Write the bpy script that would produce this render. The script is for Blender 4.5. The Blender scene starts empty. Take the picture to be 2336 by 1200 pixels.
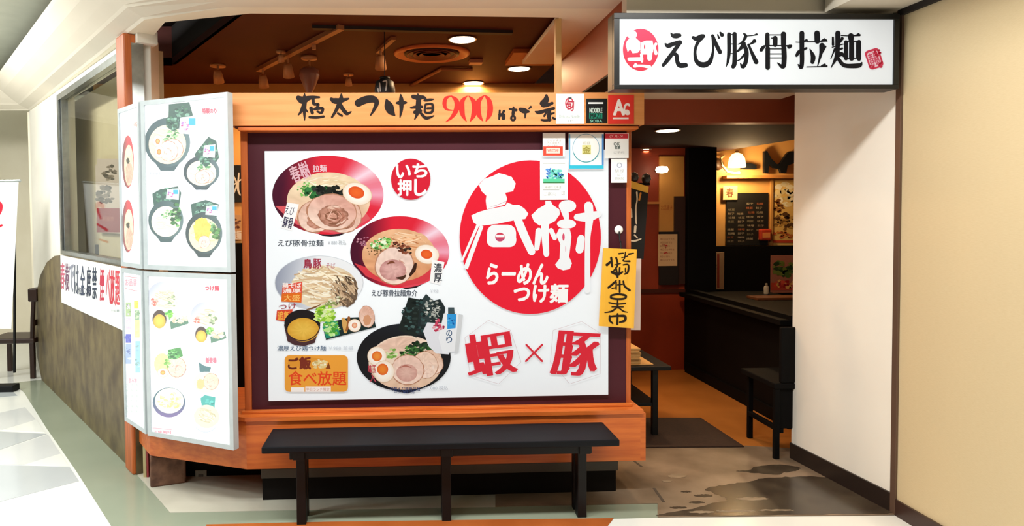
import bpy, bmesh, math, random
from mathutils import Vector, Matrix

random.seed(7)
C = bpy.context.scene.collection

# ------------------------------------------------------------------ camera
W, H, F = 2336, 1200, 1600.0
PX, PY = 984.0, 545.0
EYE = Vector((0, 0, 1.6))
YAW, PITCH, ROLL = math.radians(2.3), math.radians(1.97), -0.008
ROT = Matrix.Rotation(-YAW, 3, 'Z') @ Matrix.Rotation(math.pi / 2 - PITCH, 3, 'X') @ Matrix.Rotation(ROLL, 3, 'Z')
cam_d = bpy.data.cameras.new('camera')
cam = bpy.data.objects.new('camera', cam_d)
C.objects.link(cam)
cam.matrix_world = Matrix.Translation(EYE) @ ROT.to_4x4()
cam_d.sensor_fit = 'HORIZONTAL'
cam_d.sensor_width = 36.0
cam_d.lens = 36.0 * F / W
cam_d.shift_x = (W / 2 - PX) / W
cam_d.shift_y = (PY - H / 2) / W
cam_d.clip_start = 0.05
bpy.context.scene.camera = cam

# ------------------------------------------------------------------ world, exposure, corridor lights
sc = bpy.context.scene
sc.view_settings.view_transform = 'Standard'
sc.view_settings.look = 'None'
sc.view_settings.gamma = 1.0
sc.view_settings.use_curve_mapping = False
sc.view_settings.exposure = 0.0
wd = bpy.data.worlds.new('world')
sc.world = wd
wd.use_nodes = True
wd.node_tree.nodes['Background'].inputs[0].default_value = (0.9, 0.95, 1.0, 1)
wd.node_tree.nodes['Background'].inputs[1].default_value = 0.06


def area(name, loc, sx, sy, power, col, rot=(0, 0, 0)):
    l = bpy.data.lights.new(name, 'AREA')
    l.shape = 'RECTANGLE'
    l.size, l.size_y = sx, sy
    l.energy = power
    l.color = col
    o = bpy.data.objects.new(name, l)
    o.location = loc
    o.rotation_euler = rot
    C.objects.link(o)
    return o


CORR = (1.0, 0.985, 0.94)
for x, pw in ((-5.6, 62), (-3.4, 66), (-1.2, 58), (.6, 55)):
    area('corridor_lamp', (x, 2.45, 3.03), 1.3, 0.22, pw, CORR)
area('corridor_lamp', (1.5, 2.5, 3.03), 0.6, 0.22, 16, CORR)
area('corridor_lamp', (-2.5, 0.0, 3.03), 1.3, 0.22, 22, CORR)
area('corridor_lamp', (-6.2, 5.0, 3.03), 0.22, 1.3, 95, CORR)
area('bulkhead_fill', (-3.9, 5.0, 2.95), 0.12, 2.4, 55, CORR, (math.radians(0), math.radians(-62), math.radians(36)))  # added light without a fixture, tilted to brighten the left bulkhead


# ------------------------------------------------------------------ pixel rays to places in the room
def ray(px, py):
    return ROT @ Vector(((px - PX) / F, -(py - PY) / F, -1.0))


def at(px, py, Y):
    d = ray(px, py)
    return EYE + d * (Y / d.y)


def onz(px, py, z):
    d = ray(px, py)
    return EYE + d * ((z - EYE.z) / d.z)


def onp(px, py, p0, n):
    d = ray(px, py)
    return EYE + d * ((p0 - EYE).dot(n) / d.dot(n))


# ------------------------------------------------------------------ materials
def lin(c):
    if isinstance(c, str):
        c = c.lstrip('#')
        c = [int(c[i:i + 2], 16) / 255 for i in (0, 2, 4)]
    return tuple((v / 12.92 if v <= .04045 else ((v + .055) / 1.055) ** 2.4) for v in c[:3])


MATS = {}


def mat(name, col, rough=.5, col2=None, scale=6.0, stretch=(1, 1, 1), metal=0.0, emit=0.0, bump=0.0, detail=4.0,
        lo=.35, hi=.65, spec=None, emitcol=None):
    if name in MATS:
        return MATS[name]
    m = bpy.data.materials.new(name)
    m.use_nodes = True
    nt = m.node_tree
    b = nt.nodes['Principled BSDF']
    b.inputs['Roughness'].default_value = rough
    b.inputs['Metallic'].default_value = metal
    if spec is not None:
        b.inputs['Specular IOR Level'].default_value = spec
    tc = nt.nodes.new('ShaderNodeTexCoord')
    mp = nt.nodes.new('ShaderNodeMapping')
    mp.inputs['Scale'].default_value = stretch
    nz = nt.nodes.new('ShaderNodeTexNoise')
    nz.inputs['Scale'].default_value = scale
    nz.inputs['Detail'].default_value = detail
    nt.links.new(tc.outputs['Object'], mp.inputs[0])
    nt.links.new(mp.outputs[0], nz.inputs['Vector'])
    rp = nt.nodes.new('ShaderNodeValToRGB')
    rp.color_ramp.elements[0].position = lo
    rp.color_ramp.elements[1].position = hi
    c1 = lin(col)
    c2 = lin(col2) if col2 else tuple(v * .93 for v in c1)
    rp.color_ramp.elements[0].color = (*c2, 1)
    rp.color_ramp.elements[1].color = (*c1, 1)
    nt.links.new(nz.outputs[0], rp.inputs[0])
    nt.links.new(rp.outputs[0], b.inputs['Base Color'])
    if bump:
        bp = nt.nodes.new('ShaderNodeBump')
        bp.inputs['Strength'].default_value = bump
        bp.inputs['Distance'].default_value = .01
        nt.links.new(nz.outputs[0], bp.inputs['Height'])
        nt.links.new(bp.outputs[0], b.inputs['Normal'])
    if emit:
        b.inputs['Emission Color'].default_value = (*lin(emitcol or col), 1)
        b.inputs['Emission Strength'].default_value = emit
    MATS[name] = m
    return m


def print_mat(name, base, emit, rough=.35):
    m = bpy.data.materials.new(name)
    m.use_nodes = True
    nt = m.node_tree
    b = nt.nodes['Principled BSDF']
    a = nt.nodes.new('ShaderNodeAttribute')
    a.attribute_name = 'ink'
    b.inputs['Roughness'].default_value = rough
    b.inputs['Specular IOR Level'].default_value = .25
    mx = nt.nodes.new('ShaderNodeVectorMath')
    mx.operation = 'SCALE'
    mx.inputs['Scale'].default_value = base
    nt.links.new(a.outputs['Color'], mx.inputs[0])
    nt.links.new(mx.outputs[0], b.inputs['Base Color'])
    if emit:
        nt.links.new(a.outputs['Color'], b.inputs['Emission Color'])
        b.inputs['Emission Strength'].default_value = emit
    return m


P_SCREEN = print_mat('backlit_print', .38, .45)
P_MENU = print_mat('backlit_menu_print', .45, .80)
P_SIGN = print_mat('sign_print', .38, .5)
P_INK = print_mat('ink_print', .9, 0, .5)

WOOD = mat('orange_wood', '#d4702c', .42, '#bd5a20', 5, (.6, 8, 8))
WOODV = mat('orange_wood_upright', '#c2642c', .42, '#a5501f', 5, (8, 8, .6))
BOARD = mat('pale_wood_board', '#e2975a', .45, '#d58a4c', 4, (.5, 8, 9))
MAROON = mat('maroon_laminate', '#471a25', .45, '#421722', 3, spec=.25)
BLACK = mat('black_paint', '#0f1012', .5, '#0c0d0f', 8, spec=.3)
BLACKSEAT = mat('black_seat_lacquer', '#101218', .5, '#0c0e12', 8, (1, 6, 6), spec=.18)
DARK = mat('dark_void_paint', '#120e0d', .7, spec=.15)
INBLACK = mat('matt_black_joinery', '#0b0908', .75, '#090707', 5, spec=.12)
WHITE = mat('white_wall_paint', '#efece2', .6, '#e9e5da', 3)
CREAM = mat('cream_wall_paint', '#eee6d0', .6, '#e8dfc8', 3)
BEIGE = mat('beige_wall_covering', '#d3c09a', .6, '#ceba93', 40, (1, 1, 12))
SOFFIT = mat('soffit_paint', '#dcd4c4', .6, '#d8d0c0', 2)
CEILG = mat('corridor_ceiling_paint', '#b3b6a6', .7)
ALU = mat('brushed_aluminium', '#a8adad', .28, '#989e9e', 20, (1, 1, 1), metal=.9)
FRAMEW = mat('pale_metal_frame', '#bcc6cb', .35, '#b3bec3', 10)
BROWNWALL = mat('mottled_brown_plaster', '#7d6f4b', .5, '#4c3e2d', 6.5, (1, 1, .8), bump=.25, detail=14, lo=.30, hi=.72)
SHOPCEIL = mat('brown_shop_ceiling', '#521f12', .65, '#4a1b0f', 2, spec=.2)
TAN = mat('tan_shop_wall', '#dca45c', .6, '#d29a52', 3)
RUST = mat('rust_shop_wall', '#9c3a1c', .5, '#8e3318', 3)
CONC = mat('stained_concrete', '#8f7c68', .42, '#6b5a48', 3.2, (1, 1, 1), bump=.06, detail=9)
SHOPFLOOR = mat('ochre_shop_floor', '#c07a38', .35, '#b06c2e', 2)
PORC = mat('white_tile', '#eef1ed', .16, '#e9ece8', 2)
BLUEG = mat('blue_grey_tile', '#bcc3c7', .16, '#b7bec2', 2)
BLUEL = mat('pale_grey_tile', '#d6dadb', .16, '#d1d5d6', 2)
GREENG = mat('green_grey_tile', '#949e8c', .16, '#8f9987', 2)
TERRA = mat('terracotta_tile', '#b3622f', .3, '#a55727', 5)
PALECONC = mat('pale_concrete', '#c3c2b4', .3, '#b8b7a9', 4)
GLASSM = bpy.data.materials.new('window_glass')
GLASSM.use_nodes = True
_n = GLASSM.node_tree
_n.nodes.clear()
_o = _n.nodes.new('ShaderNodeOutputMaterial')
_mx = _n.nodes.new('ShaderNodeMixShader')
_t = _n.nodes.new('ShaderNodeBsdfTransparent')
_g = _n.nodes.new('ShaderNodeBsdfGlossy')
_g.inputs['Roughness'].default_value = .02
_t.inputs[0].default_value = (.93, .95, .93, 1)
_mx.inputs[0].default_value = .12
_n.links.new(_t.outputs[0], _mx.inputs[1])
_n.links.new(_g.outputs[0], _mx.inputs[2])
_n.links.new(_mx.outputs[0], _o.inputs[0])
BULB = mat('lit_lamp_diffuser', '#fff2dc', .4, emit=9.0, emitcol='#ffe6c0')
SHADE = mat('lit_glass_shade', '#ffe9b0', .4, emit=2.6, emitcol='#ffe2a0')
YELLOW = mat('yellow_wood_plaque', '#e9b13a', .45, '#dca22e', 4, (6, 6, .6))

# ------------------------------------------------------------------ object helpers
WL = {}


def link(o, parent, world):
    C.objects.link(o)
    if parent is not None:
        o.parent = parent
        o.location = world - WL[parent.name]
    else:
        o.location = world
    WL[o.name] = world.copy()
    return o


def mesh_obj(name, verts, faces, m, parent=None, colors=None, smooth=False):
    vs = [Vector(v) for v in verts]
    lo = Vector([min(v[i] for v in vs) for i in range(3)])
    hi = Vector([max(v[i] for v in vs) for i in range(3)])
    base = Vector(((lo.x + hi.x) / 2, (lo.y + hi.y) / 2, lo.z))
    me = bpy.data.meshes.new(name)
    me.from_pydata([tuple(v - base) for v in vs], [], faces)
    me.materials.append(m)
    if colors:
        at_ = me.color_attributes.new('ink', 'FLOAT_COLOR', 'POINT')
        at_.data.foreach_set('color', [x for c in colors for x in (*c, 1.0)])
    if smooth:
        for p in me.polygons:
            p.use_smooth = True
    me.update()
    o = bpy.data.objects.new(name, me)
    return link(o, parent, base)


def bm_obj(name, bm, m, parent=None, smooth=False):
    bm.verts.index_update()
    vs = [v.co.copy() for v in bm.verts]
    fs = [[v.index for v in f.verts] for f in bm.faces]
    bm.free()
    return mesh_obj(name, vs, fs, m, parent, smooth=smooth)


def tag(o, label=None, cat=None, group=None, kind=None):
    if label:
        o['label'] = label
    if cat:
        o['category'] = cat
    if group:
        o['group'] = group
    if kind:
        o['kind'] = kind
    return o


def thing(name, label, cat, loc, group=None):
    o = bpy.data.objects.new(name, None)
    o.empty_display_size = .1
    link(o, None, Vector(loc))
    return tag(o, label, cat, group)


def add_box(bm, x0, x1, y0, y1, z0, z1, bev=0.0, M=None):
    r = bmesh.ops.create_cube(bm, size=1.0)
    vs = r['verts']
    for v in vs:
        v.co = Vector(((x0 + x1) / 2 + v.co.x * (x1 - x0), (y0 + y1) / 2 + v.co.y * (y1 - y0),
                       (z0 + z1) / 2 + v.co.z * (z1 - z0)))
    if bev:
        es = list({e for v in vs for e in v.link_edges})
        r2 = bmesh.ops.bevel(bm, geom=es, offset=bev, segments=2, affect='EDGES', profile=.5)
        vs = list({v for f in r2['faces'] for v in f.verts} | {v for v in vs if v.is_valid})
    if M is not None:
        for v in vs:
            v.co = M @ v.co
    return vs


def box(name, x0, x1, y0, y1, z0, z1, m, parent=None, bev=0.003, M=None):
    bm = bmesh.new()
    add_box(bm, x0, x1, y0, y1, z0, z1, bev, M)
    return bm_obj(name, bm, m, parent)


def prism(name, pts, ext, m, parent=None):
    """closed outline of 3-D points pushed along ext"""
    n = len(pts)
    ext = Vector(ext)
    vs = [Vector(p) for p in pts] + [Vector(p) + ext for p in pts]
    fs = [list(range(n)), list(range(2 * n - 1, n - 1, -1))]
    for i in range(n):
        j = (i + 1) % n
        fs.append([i, i + n, j + n, j])
    return mesh_obj(name, vs, fs, m, parent)


def tube_bm(bm, pts, r, seg=10, closed=False):
    pts = [Vector(p) for p in pts]
    rings = []
    n = len(pts)
    for i, p in enumerate(pts):
        a = pts[max(i - 1, 0)]
        b = pts[min(i + 1, n - 1)]
        t = (b - a).normalized()
        up = Vector((0, 0, 1)) if abs(t.z) < .9 else Vector((1, 0, 0))
        s = t.cross(up).normalized()
        u = s.cross(t)
        rr = r[i] if isinstance(r, (list, tuple)) else r
        rings.append([bm.verts.new(p + (s * math.cos(k / seg * 2 * math.pi) + u * math.sin(k / seg * 2 * math.pi)) * rr)
                      for k in range(seg)])
    for a, b in zip(rings, rings[1:]):
        for k in range(seg):
            bm.faces.new((a[k], a[(k + 1) % seg], b[(k + 1) % seg], b[k]))
    bm.faces.new(list(reversed(rings[0])))
    bm.faces.new(rings[-1])


def tube(name, pts, r, m, parent=None, seg=10):
    bm = bmesh.new()
    tube_bm(bm, pts, r, seg)
    return bm_obj(name, bm, m, parent, smooth=False)


def lathe(name, prof, loc, m, parent=None, seg=28, M=None):
    """prof: (radius, height) pairs turned round the z axis"""
    vs, fs = [], []
    loc = Vector(loc)
    n = len(prof)
    for r, z in prof:
        for k in range(seg):
            a = 2 * math.pi * k / seg
            p = Vector((r * math.cos(a), r * math.sin(a), z))
            vs.append(loc + (M @ p if M is not None else p))
    for i in range(n - 1):
        for k in range(seg):
            k2 = (k + 1) % seg
            fs.append([i * seg + k, i * seg + k2, (i + 1) * seg + k2, (i + 1) * seg + k])
    fs.append([k for k in range(seg)][::-1])
    fs.append([(n - 1) * seg + k for k in range(seg)])
    return mesh_obj(name, vs, fs, m, parent, smooth=True)


# ------------------------------------------------------------------ printing on flat faces
_tc = {}


def glyphs(s, bold=0.0):
    k = (s, bold)
    if k in _tc:
        return _tc[k]
    c = bpy.data.curves.new('lettering_source', 'FONT')
    c.body = s
    c.resolution_u = 3
    c.offset = bold
    o = bpy.data.objects.new('lettering_source', c)
    C.objects.link(o)
    dg = bpy.context.evaluated_depsgraph_get()
    me = bpy.data.meshes.new_from_object(o.evaluated_get(dg))
    vs = [(v.co.x, v.co.y) for v in me.vertices]
    fs = [list(p.vertices) for p in me.polygons]
    bpy.data.objects.remove(o)
    bpy.data.curves.remove(c)
    bpy.data.meshes.remove(me)
    _tc[k] = (vs, fs)
    return _tc[k]


def catmull(pts, n=6):
    if len(pts) < 3:
        a, b = pts[0], pts[-1]
        return [tuple(a[i] + (b[i] - a[i]) * t / n for i in range(3)) for t in range(n + 1)]
    out = []
    P = [pts[0]] + list(pts) + [pts[-1]]
    for i in range(1, len(P) - 2):
        p0, p1, p2, p3 = P[i - 1], P[i], P[i + 1], P[i + 2]
        for k in range(n):
            t = k / n
            out.append(tuple(.5 * ((2 * p1[j]) + (-p0[j] + p2[j]) * t + (2 * p0[j] - 5 * p1[j] + 4 * p2[j] - p3[j]) * t * t
                                   + (-p0[j] + 3 * p1[j] - 3 * p2[j] + p3[j]) * t ** 3) for j in range(3)))
    out.append(tuple(pts[-1]))
    return out


class Print:
    """coloured shapes lying on one flat face; coordinates are given where they are read off on the face"""

    def __init__(s, p0, n, lift=.0006, step=.00004, shift=None):
        s.p0, s.n = Vector(p0), Vector(n).normalized()
        s.lift, s.step, s.layer = lift, step, 0
        s.v, s.f, s.c = [], [], []
        s.T = lambda x, y: (x, y)
        s.k = 1.0
        s.wk, s.wmin, s.wash = 1.0, 0.0, 0.0

    def frame(s, ox=0, oy=0, k=1.0, fn=None):
        s.T = fn or (lambda x, y: (ox + x / k, oy + y / k))
        s.k = k
        return s

    def put(s, pts, faces, cols, new=True):
        if new:
            s.layer += 1
        b = len(s.v)
        off = s.n * (s.lift + s.layer * s.step)
        for (x, y) in pts:
            X, Y = s.T(x, y)
            s.v.append(onp(X, Y, s.p0, s.n) + off)
        s.f += [[i + b for i in f] for f in faces]
        if len(cols) == len(pts) and not isinstance(cols, str) and isinstance(cols[0], tuple):
            cc = cols
        else:
            cc = [lin(cols)] * len(pts)
        s.c += [tuple(v + (1 - v) * s.wash for v in c) for c in cc] if s.wash else cc

    def poly(s, pts, col, new=True):
        s.put(pts, [list(range(len(pts)))], col, new)

    def rect(s, x0, y0, x1, y1, col, new=True):
        s.poly([(x0, y0), (x1, y0), (x1, y1), (x0, y1)], col, new)

    def rrect(s, x0, y0, x1, y1, r, col, rot=0):
        pts = []
        for cx, cy, a0 in ((x1 - r, y0 + r, -90), (x1 - r, y1 - r, 0), (x0 + r, y1 - r, 90), (x0 + r, y0 + r, 180)):
            for k in range(5):
                a = math.radians(a0 + k * 22.5)
                pts.append((cx + r * math.cos(a), cy + r * math.sin(a)))
        s.poly(s.rot(pts, (x0 + x1) / 2, (y0 + y1) / 2, rot), col)

    @staticmethod
    def rot(pts, cx, cy, deg):
        if not deg:
            return pts
        a = math.radians(deg)
        ca, sa = math.cos(a), math.sin(a)
        return [(cx + (x - cx) * ca - (y - cy) * sa, cy + (x - cx) * sa + (y - cy) * ca) for x, y in pts]

    def ell(s, cx, cy, rx, ry, col, rot=0, seg=36, rings=1, jit=0, new=True):
        """col: colour, or a function (u, v) -> hex/rgb on the unit disc"""
        pts, cols, fs = [(cx, cy)], [], []
        fn = col if callable(col) else None
        cols.append(lin(fn(0, 0)) if fn else None)
        for r in range(1, rings + 1):
            for k in range(seg):
                a = 2 * math.pi * k / seg
                q = r / rings * (1 + (random.uniform(-jit, jit) if jit else 0))
                u, v = q * math.cos(a), q * math.sin(a)
                pts.append((cx + rx * u, cy + ry * v))
                cols.append(lin(fn(u, v)) if fn else None)
        for k in range(seg):
            fs.append([0, 1 + k, 1 + (k + 1) % seg])
        for r in range(1, rings):
            for k in range(seg):
                a, b = 1 + (r - 1) * seg + k, 1 + (r - 1) * seg + (k + 1) % seg
                fs.append([a, a + seg, b + seg, b])
        pts = s.rot(pts, cx, cy, rot)
        s.put(pts, fs, cols if fn else col, new)

    def ring(s, cx, cy, rx, ry, w, col, seg=48, a0=0, a1=360):
        pts, fs = [], []
        for k in range(seg + 1):
            a = math.radians(a0 + (a1 - a0) * k / seg)
            pts += [(cx + rx * math.cos(a), cy + ry * math.sin(a)), (cx + (rx - w) * math.cos(a), cy + (ry - w) * math.sin(a))]
        for k in range(seg):
            fs.append([2 * k, 2 * k + 2, 2 * k + 3, 2 * k + 1])
        s.put(pts, fs, col)

    def stroke(s, pts, col, n=6, new=True, cap=True):
        """pts: (x, y, width)"""
        P = catmull(pts, n)
        L, R = [], []
        for i, p in enumerate(P):
            a, b = P[max(i - 1, 0)], P[min(i + 1, len(P) - 1)]
            dx, dy = b[0] - a[0], b[1] - a[1]
            d = math.hypot(dx, dy) or 1
            w = max(p[2] * s.wk, s.wmin, .2) / 2
            L.append((p[0] - dy / d * w, p[1] + dx / d * w))
            R.append((p[0] + dy / d * w, p[1] - dx / d * w))
        pts2 = L + R
        m = len(P)
        fs = [[i, i + 1, m + i + 1, m + i] for i in range(m - 1)]
        s.put(pts2, fs, col, new)
        if cap:
            for e in (P[0], P[-1]):
                if e[2] > 1.0:
                    s.layer += .35
                    s.ell(e[0], e[1], e[2] * s.wk / 2, e[2] * s.wk / 2, col, seg=10, new=False)

    def strokes(s, col, lst, cap=True):
        s.layer += 1
        for p in lst:
            s.stroke(p, col, new=True, cap=cap)

    def text(s, txt, x0, y0, x1, y1, col, bold=0.0, spread=0.0, rot=0, shear=0.0):
        """bold thickens by a fraction of the letter height, spread only sideways"""
        vs, fs = glyphs(txt, 0.0)
        if not vs:
            return
        ax, bx = min(v[0] for v in vs), max(v[0] for v in vs)
        ay, by = min(v[1] for v in vs), max(v[1] for v in vs)
        s.layer += 1
        offs = [(0, 0)]
        if spread:
            offs = [(k * spread / 2, 0) for k in range(-2, 3)]
        elif bold > .006:
            r = bold * .85 * (y1 - y0)
            offs += [(r * math.cos(k * 1.0472), r * math.sin(k * 1.0472)) for k in range(6)]
        for ox, oy in offs:
            pts = []
            for x, y in vs:
                u, v = (x - ax) / (bx - ax or 1), (y - ay) / (by - ay or 1)
                pts.append((x0 + u * (x1 - x0) + ox + shear * (v - .5) * (y1 - y0), y1 + v * (y0 - y1) + oy))
            s.layer += .35
            s.put(s.rot(pts, (x0 + x1) / 2, (y0 + y1) / 2, rot), fs, col, new=False)

    def column(s, txt, x0, y0, x1, y1, col, bold=0.0, gap=.08, spread=0):
        h = (y1 - y0) / len(txt)
        for i, ch in enumerate(txt):
            s.text(ch, x0, y0 + i * h + h * gap / 2, x1, y0 + (i + 1) * h - h * gap / 2, col, bold, spread)

    def build(s, name, m, parent=None):
        return mesh_obj(name, s.v, s.f, m, parent, colors=s.c)


def mix(a, b, t):
    t = max(0, min(1, t))
    if isinstance(a, str):
        a = [int(a.lstrip('#')[i:i + 2], 16) / 255 for i in (0, 2, 4)]
    if isinstance(b, str):
        b = [int(b.lstrip('#')[i:i + 2], 16) / 255 for i in (0, 2, 4)]
    return tuple(x + (y - x) * t for x, y in zip(a, b))


def jitter(c, d):
    c = mix(c, c, 0)
    k = random.uniform(-d, d)
    return tuple(max(0, min(1, v + k)) for v in c)


# ================================================================== THE SETTING
# left wall: runs away from the booth corner into the corridor
A0 = onz(310, 1082, 0)
A1 = onz(95, 867, 0)
WD = (A1 - A0).normalized()
WN = Vector((-WD.y, WD.x, 0))
if WN.dot(EYE - A0) < 0:
    WN = -WN


def lw(px, py, out=0.0):
    """point of the left wall plane as (s, z)"""
    p = onp(px, py, A0 + WN * out, WN)
    return (p - A0).dot(WD), p.z


def lwp(s, z, out=0.0):
    return A0 + WD * s + WN * out + Vector((0, 0, z))


ZS = 2.72      # soffit height
S_FAR = lw(70, 500)[0]

# corridor floor and its inlaid tiles
floor = mesh_obj('floor', [(-14, -5, 0), (7, -5, 0), (7, 16, 0), (-14, 16, 0)], [[0, 1, 2, 3]], PORC)
tag(floor, kind='structure')


def tile(pts, m, z=.002, name='floor_tile'):
    q = [onz(x, y, 0) for x, y in pts]
    return prism(name, q, (0, 0, z), m, floor)


g = lambda pts: [(x / 3.529, 860 + y / 3.529) for x, y in pts]
tile(g([(-900, 690), (560, 725), (636, 840), (-900, 1240)]), BLUEG)
tile(g([(200, 708), (490, 620), (556, 723)]), PORC, .003)
tile(g([(-330, 697), (385, 465), (490, 620), (200, 708)]), BLUEL)
tile(g([(-900, 395), (375, 460), (-330, 697), (-900, 685)]), BLUEG)
tile(g([(20, 428), (295, 345), (360, 448)]), PORC, .003)
tile(g([(-600, 423), (200, 245), (290, 345), (20, 426)]), BLUEL)
tile(g([(-900, 160), (0, 165), (140, 152), (100, 115), (-900, 130)]), BLUEG)
tile([(30, 874), (95, 866.5), (310, 1081), (388, 1171), (640, 1166), (1130, 1158), (1500, 1150), (1500, 1181),
      (1395, 1184), (760, 1191), (470, 1198), (440, 1290), (330, 1330), (255, 1203), (175, 1077), (105, 976), (55, 896)], GREENG, .0024)
tile([(471, 1197.5), (760, 1191), (1400, 1183), (1080, 1600), (380, 1700)], TERRA, .0028)
tile([(312, 1082), (388, 1170.5), (640, 1165.5), (1130, 1157.5), (1130, 1010), (330, 1010)], PALECONC, .0032, 'threshold_slab')
# shop floor: stained concrete threshold, then ochre floor
fl = prism('floor_entrance', [onz(x, y, 0) for x, y in ((1130, 1157), (1500, 1150), (1500, 1181), (2040, 1176), (2060, 1040), (1700, 1018), (1130, 1018))],
           (0, 0, .005), CONC)
tag(fl, kind='structure')
DARKPATCH = mat('dark_floor_patch', '#4c4337', .22, '#3a3129', 6, detail=8)  # darker, smoother patches laid over the concrete
patch_pts = [(1610, 1117), (1640, 1108), (1700, 1100), (1745, 1091), (1800, 1088), (1890, 1090), (1960, 1122), (2030, 1160), (2030, 1172),
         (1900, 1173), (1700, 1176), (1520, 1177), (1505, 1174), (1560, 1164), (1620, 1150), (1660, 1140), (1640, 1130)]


def organic(pts, amp, sub=7, seed=3):
    rnd = random.Random(seed)
    n = len(pts)
    out = []
    for i in range(n):
        p0, p1, p2, p3 = pts[i - 1], pts[i], pts[(i + 1) % n], pts[(i + 2) % n]
        for k in range(sub):
            t = k / sub
            q = [.5 * ((2 * p1[j]) + (-p0[j] + p2[j]) * t + (2 * p0[j] - 5 * p1[j] + 4 * p2[j] - p3[j]) * t * t
                       + (-p0[j] + 3 * p1[j] - 3 * p2[j] + p3[j]) * t ** 3) for j in range(2)]
            out.append((q[0] + rnd.uniform(-amp, amp) * 1.6, q[1] + rnd.uniform(-amp, amp) * .5))
    return out


prism('dark_patch', [onz(x, y, .005) for x, y in organic(patch_pts, 2.2)], (0, 0, .0008), DARKPATCH, fl)
patch2_pts = [(1680, 1075), (1710, 1072), (1725, 1064), (1780, 1060), (1822, 1066), (1818, 1074), (1790, 1078), (1775, 1083), (1730, 1080)]
prism('dark_patch', [onz(x, y, .005) for x, y in organic(patch2_pts, 1.4)], (0, 0, .0008), DARKPATCH, fl)
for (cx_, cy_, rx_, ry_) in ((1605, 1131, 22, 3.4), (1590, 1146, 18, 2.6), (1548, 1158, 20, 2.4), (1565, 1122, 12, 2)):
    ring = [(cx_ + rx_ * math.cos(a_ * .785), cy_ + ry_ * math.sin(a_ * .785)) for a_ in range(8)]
    prism('dark_patch', [onz(x, y, .005) for x, y in organic(ring, 1.2, 4, int(cx_))], (0, 0, .0007), DARKPATCH, fl)
SCRAPE = mat('pale_scrape', '#93836e', .5, '#80705c', 9)
for (cx_, cy_, rx_, ry_) in ((1716, 1138, 36, 3.4), (1600, 1168, 30, 2.6), (1680, 1166, 46, 2.2), (1770, 1164, 40, 1.8), (1545, 1086, 22, 4.5), (1522, 1098, 12, 2.5)):
    ring = [(cx_ + rx_ * math.cos(a_ * .785), cy_ + ry_ * math.sin(a_ * .785)) for a_ in range(8)]
    prism('pale_scrape', [onz(x, y, .0058) for x, y in organic(ring, 1.6, 4, int(cx_))], (0, 0, .0007), SCRAPE, fl)
JOINT = mat('dark_joint', '#4b4036', .7)
for a, b in (((1444, 1050), (1464, 1065)), ((1492, 1114), (1514, 1145))):
    p, q = onz(*a, .005), onz(*b, .005)
    sd = (q - p).normalized().cross(Vector((0, 0, 1))) * .008
    prism('floor_joint', [p - sd, q - sd, q + sd, p + sd], (0, 0, .0012), JOINT, fl)
_a, _b = lwp(.12, 0, -.2), lwp(3.2, 0, -.2)
fs_ = prism('floor_shop', [Vector((_a.x, _a.y, 0)), Vector((7, _a.y, 0)), Vector((7, 9, 0)), Vector((_b.x, 9, 0)), Vector((_b.x, _b.y, 0))], (0, 0, .004), SHOPFLOOR)
tag(fs_, kind='structure')

# low brown wall with rounded end, white wall and window above it
ztop = lw(140, 582)[1]
prof = [(310, 1082), (95, 867), (84, 810), (78, 740), (81, 680), (91, 630), (107, 598), (124, 584), (140, 582)]
sz = [lw(x, y) for x, y in prof]
sz = [(-.02, 0)] + [(s, max(0, z)) for s, z in sz[1:]] + [(-.02, ztop)]
lowwall = prism('wall_low_brown', [lwp(s, z) for s, z in sz], -WN * .16, BROWNWALL)
tag(lowwall, kind='structure')
s_w0 = lw(126, 400)[0]
s_w1 = .04
z_w1 = lw(205, 173)[1]
wl_out = -.05
pts = [(s_w0, .0), (S_FAR + .25, 0), (S_FAR + .25, ZS + .02), (s_w0, ZS + .02)]
o = prism('wall_left', [lwp(s, z, wl_out) for s, z in pts], -WN * .12, WHITE)
tag(o, kind='structure')
o = prism('wall_over_window', [lwp(s, z, wl_out) for s, z in ((s_w1 - .1, z_w1 + .05), (s_w0, z_w1 + .05), (s_w0, ZS + .02), (s_w1 - .1, ZS + .02))], -WN * .12, WHITE)
tag(o, kind='structure')
win = thing('window_1', None, None, lwp((s_w0 + s_w1) / 2, ztop, wl_out))
tag(win, kind='structure')
fr = .055
for (sa, sb, za, zb) in ((s_w0 - .06, s_w0 + .0, ztop, z_w1 + .05), (s_w1 - .06, s_w1, ztop, z_w1 + .05), (s_w1, s_w0 - .06, z_w1, z_w1 + .05),
                         (s_w1, s_w0 - .06, ztop, ztop + .035)):
    prism('frame_bar', [lwp(a, b, wl_out + .025) for a, b in ((sa, za), (sb, za), (sb, zb), (sa, zb))], -WN * .07, ALU, win)
sm = s_w0 - .125
prism('frame_mullion', [lwp(a, b, wl_out + .01) for a, b in ((sm, ztop), (sm + .035, ztop), (sm + .035, z_w1), (sm, z_w1))], -WN * .05, ALU, win)
prism('pane', [lwp(a, b, wl_out - .02) for a, b in ((s_w1, ztop), (s_w0 - .06, ztop), (s_w0 - .06, z_w1), (s_w1, z_w1))], -WN * .006, GLASSM, win)
# shallow display space behind the window
o = prism('wall_window_back', [lwp(a, b, -.30) for a, b in ((.35, 0), (S_FAR, 0), (S_FAR, ZS), (.35, ZS))], -WN * .03, mat('window_back_paint', '#d9c6a4', .6))
tag(o, kind='structure')
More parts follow.
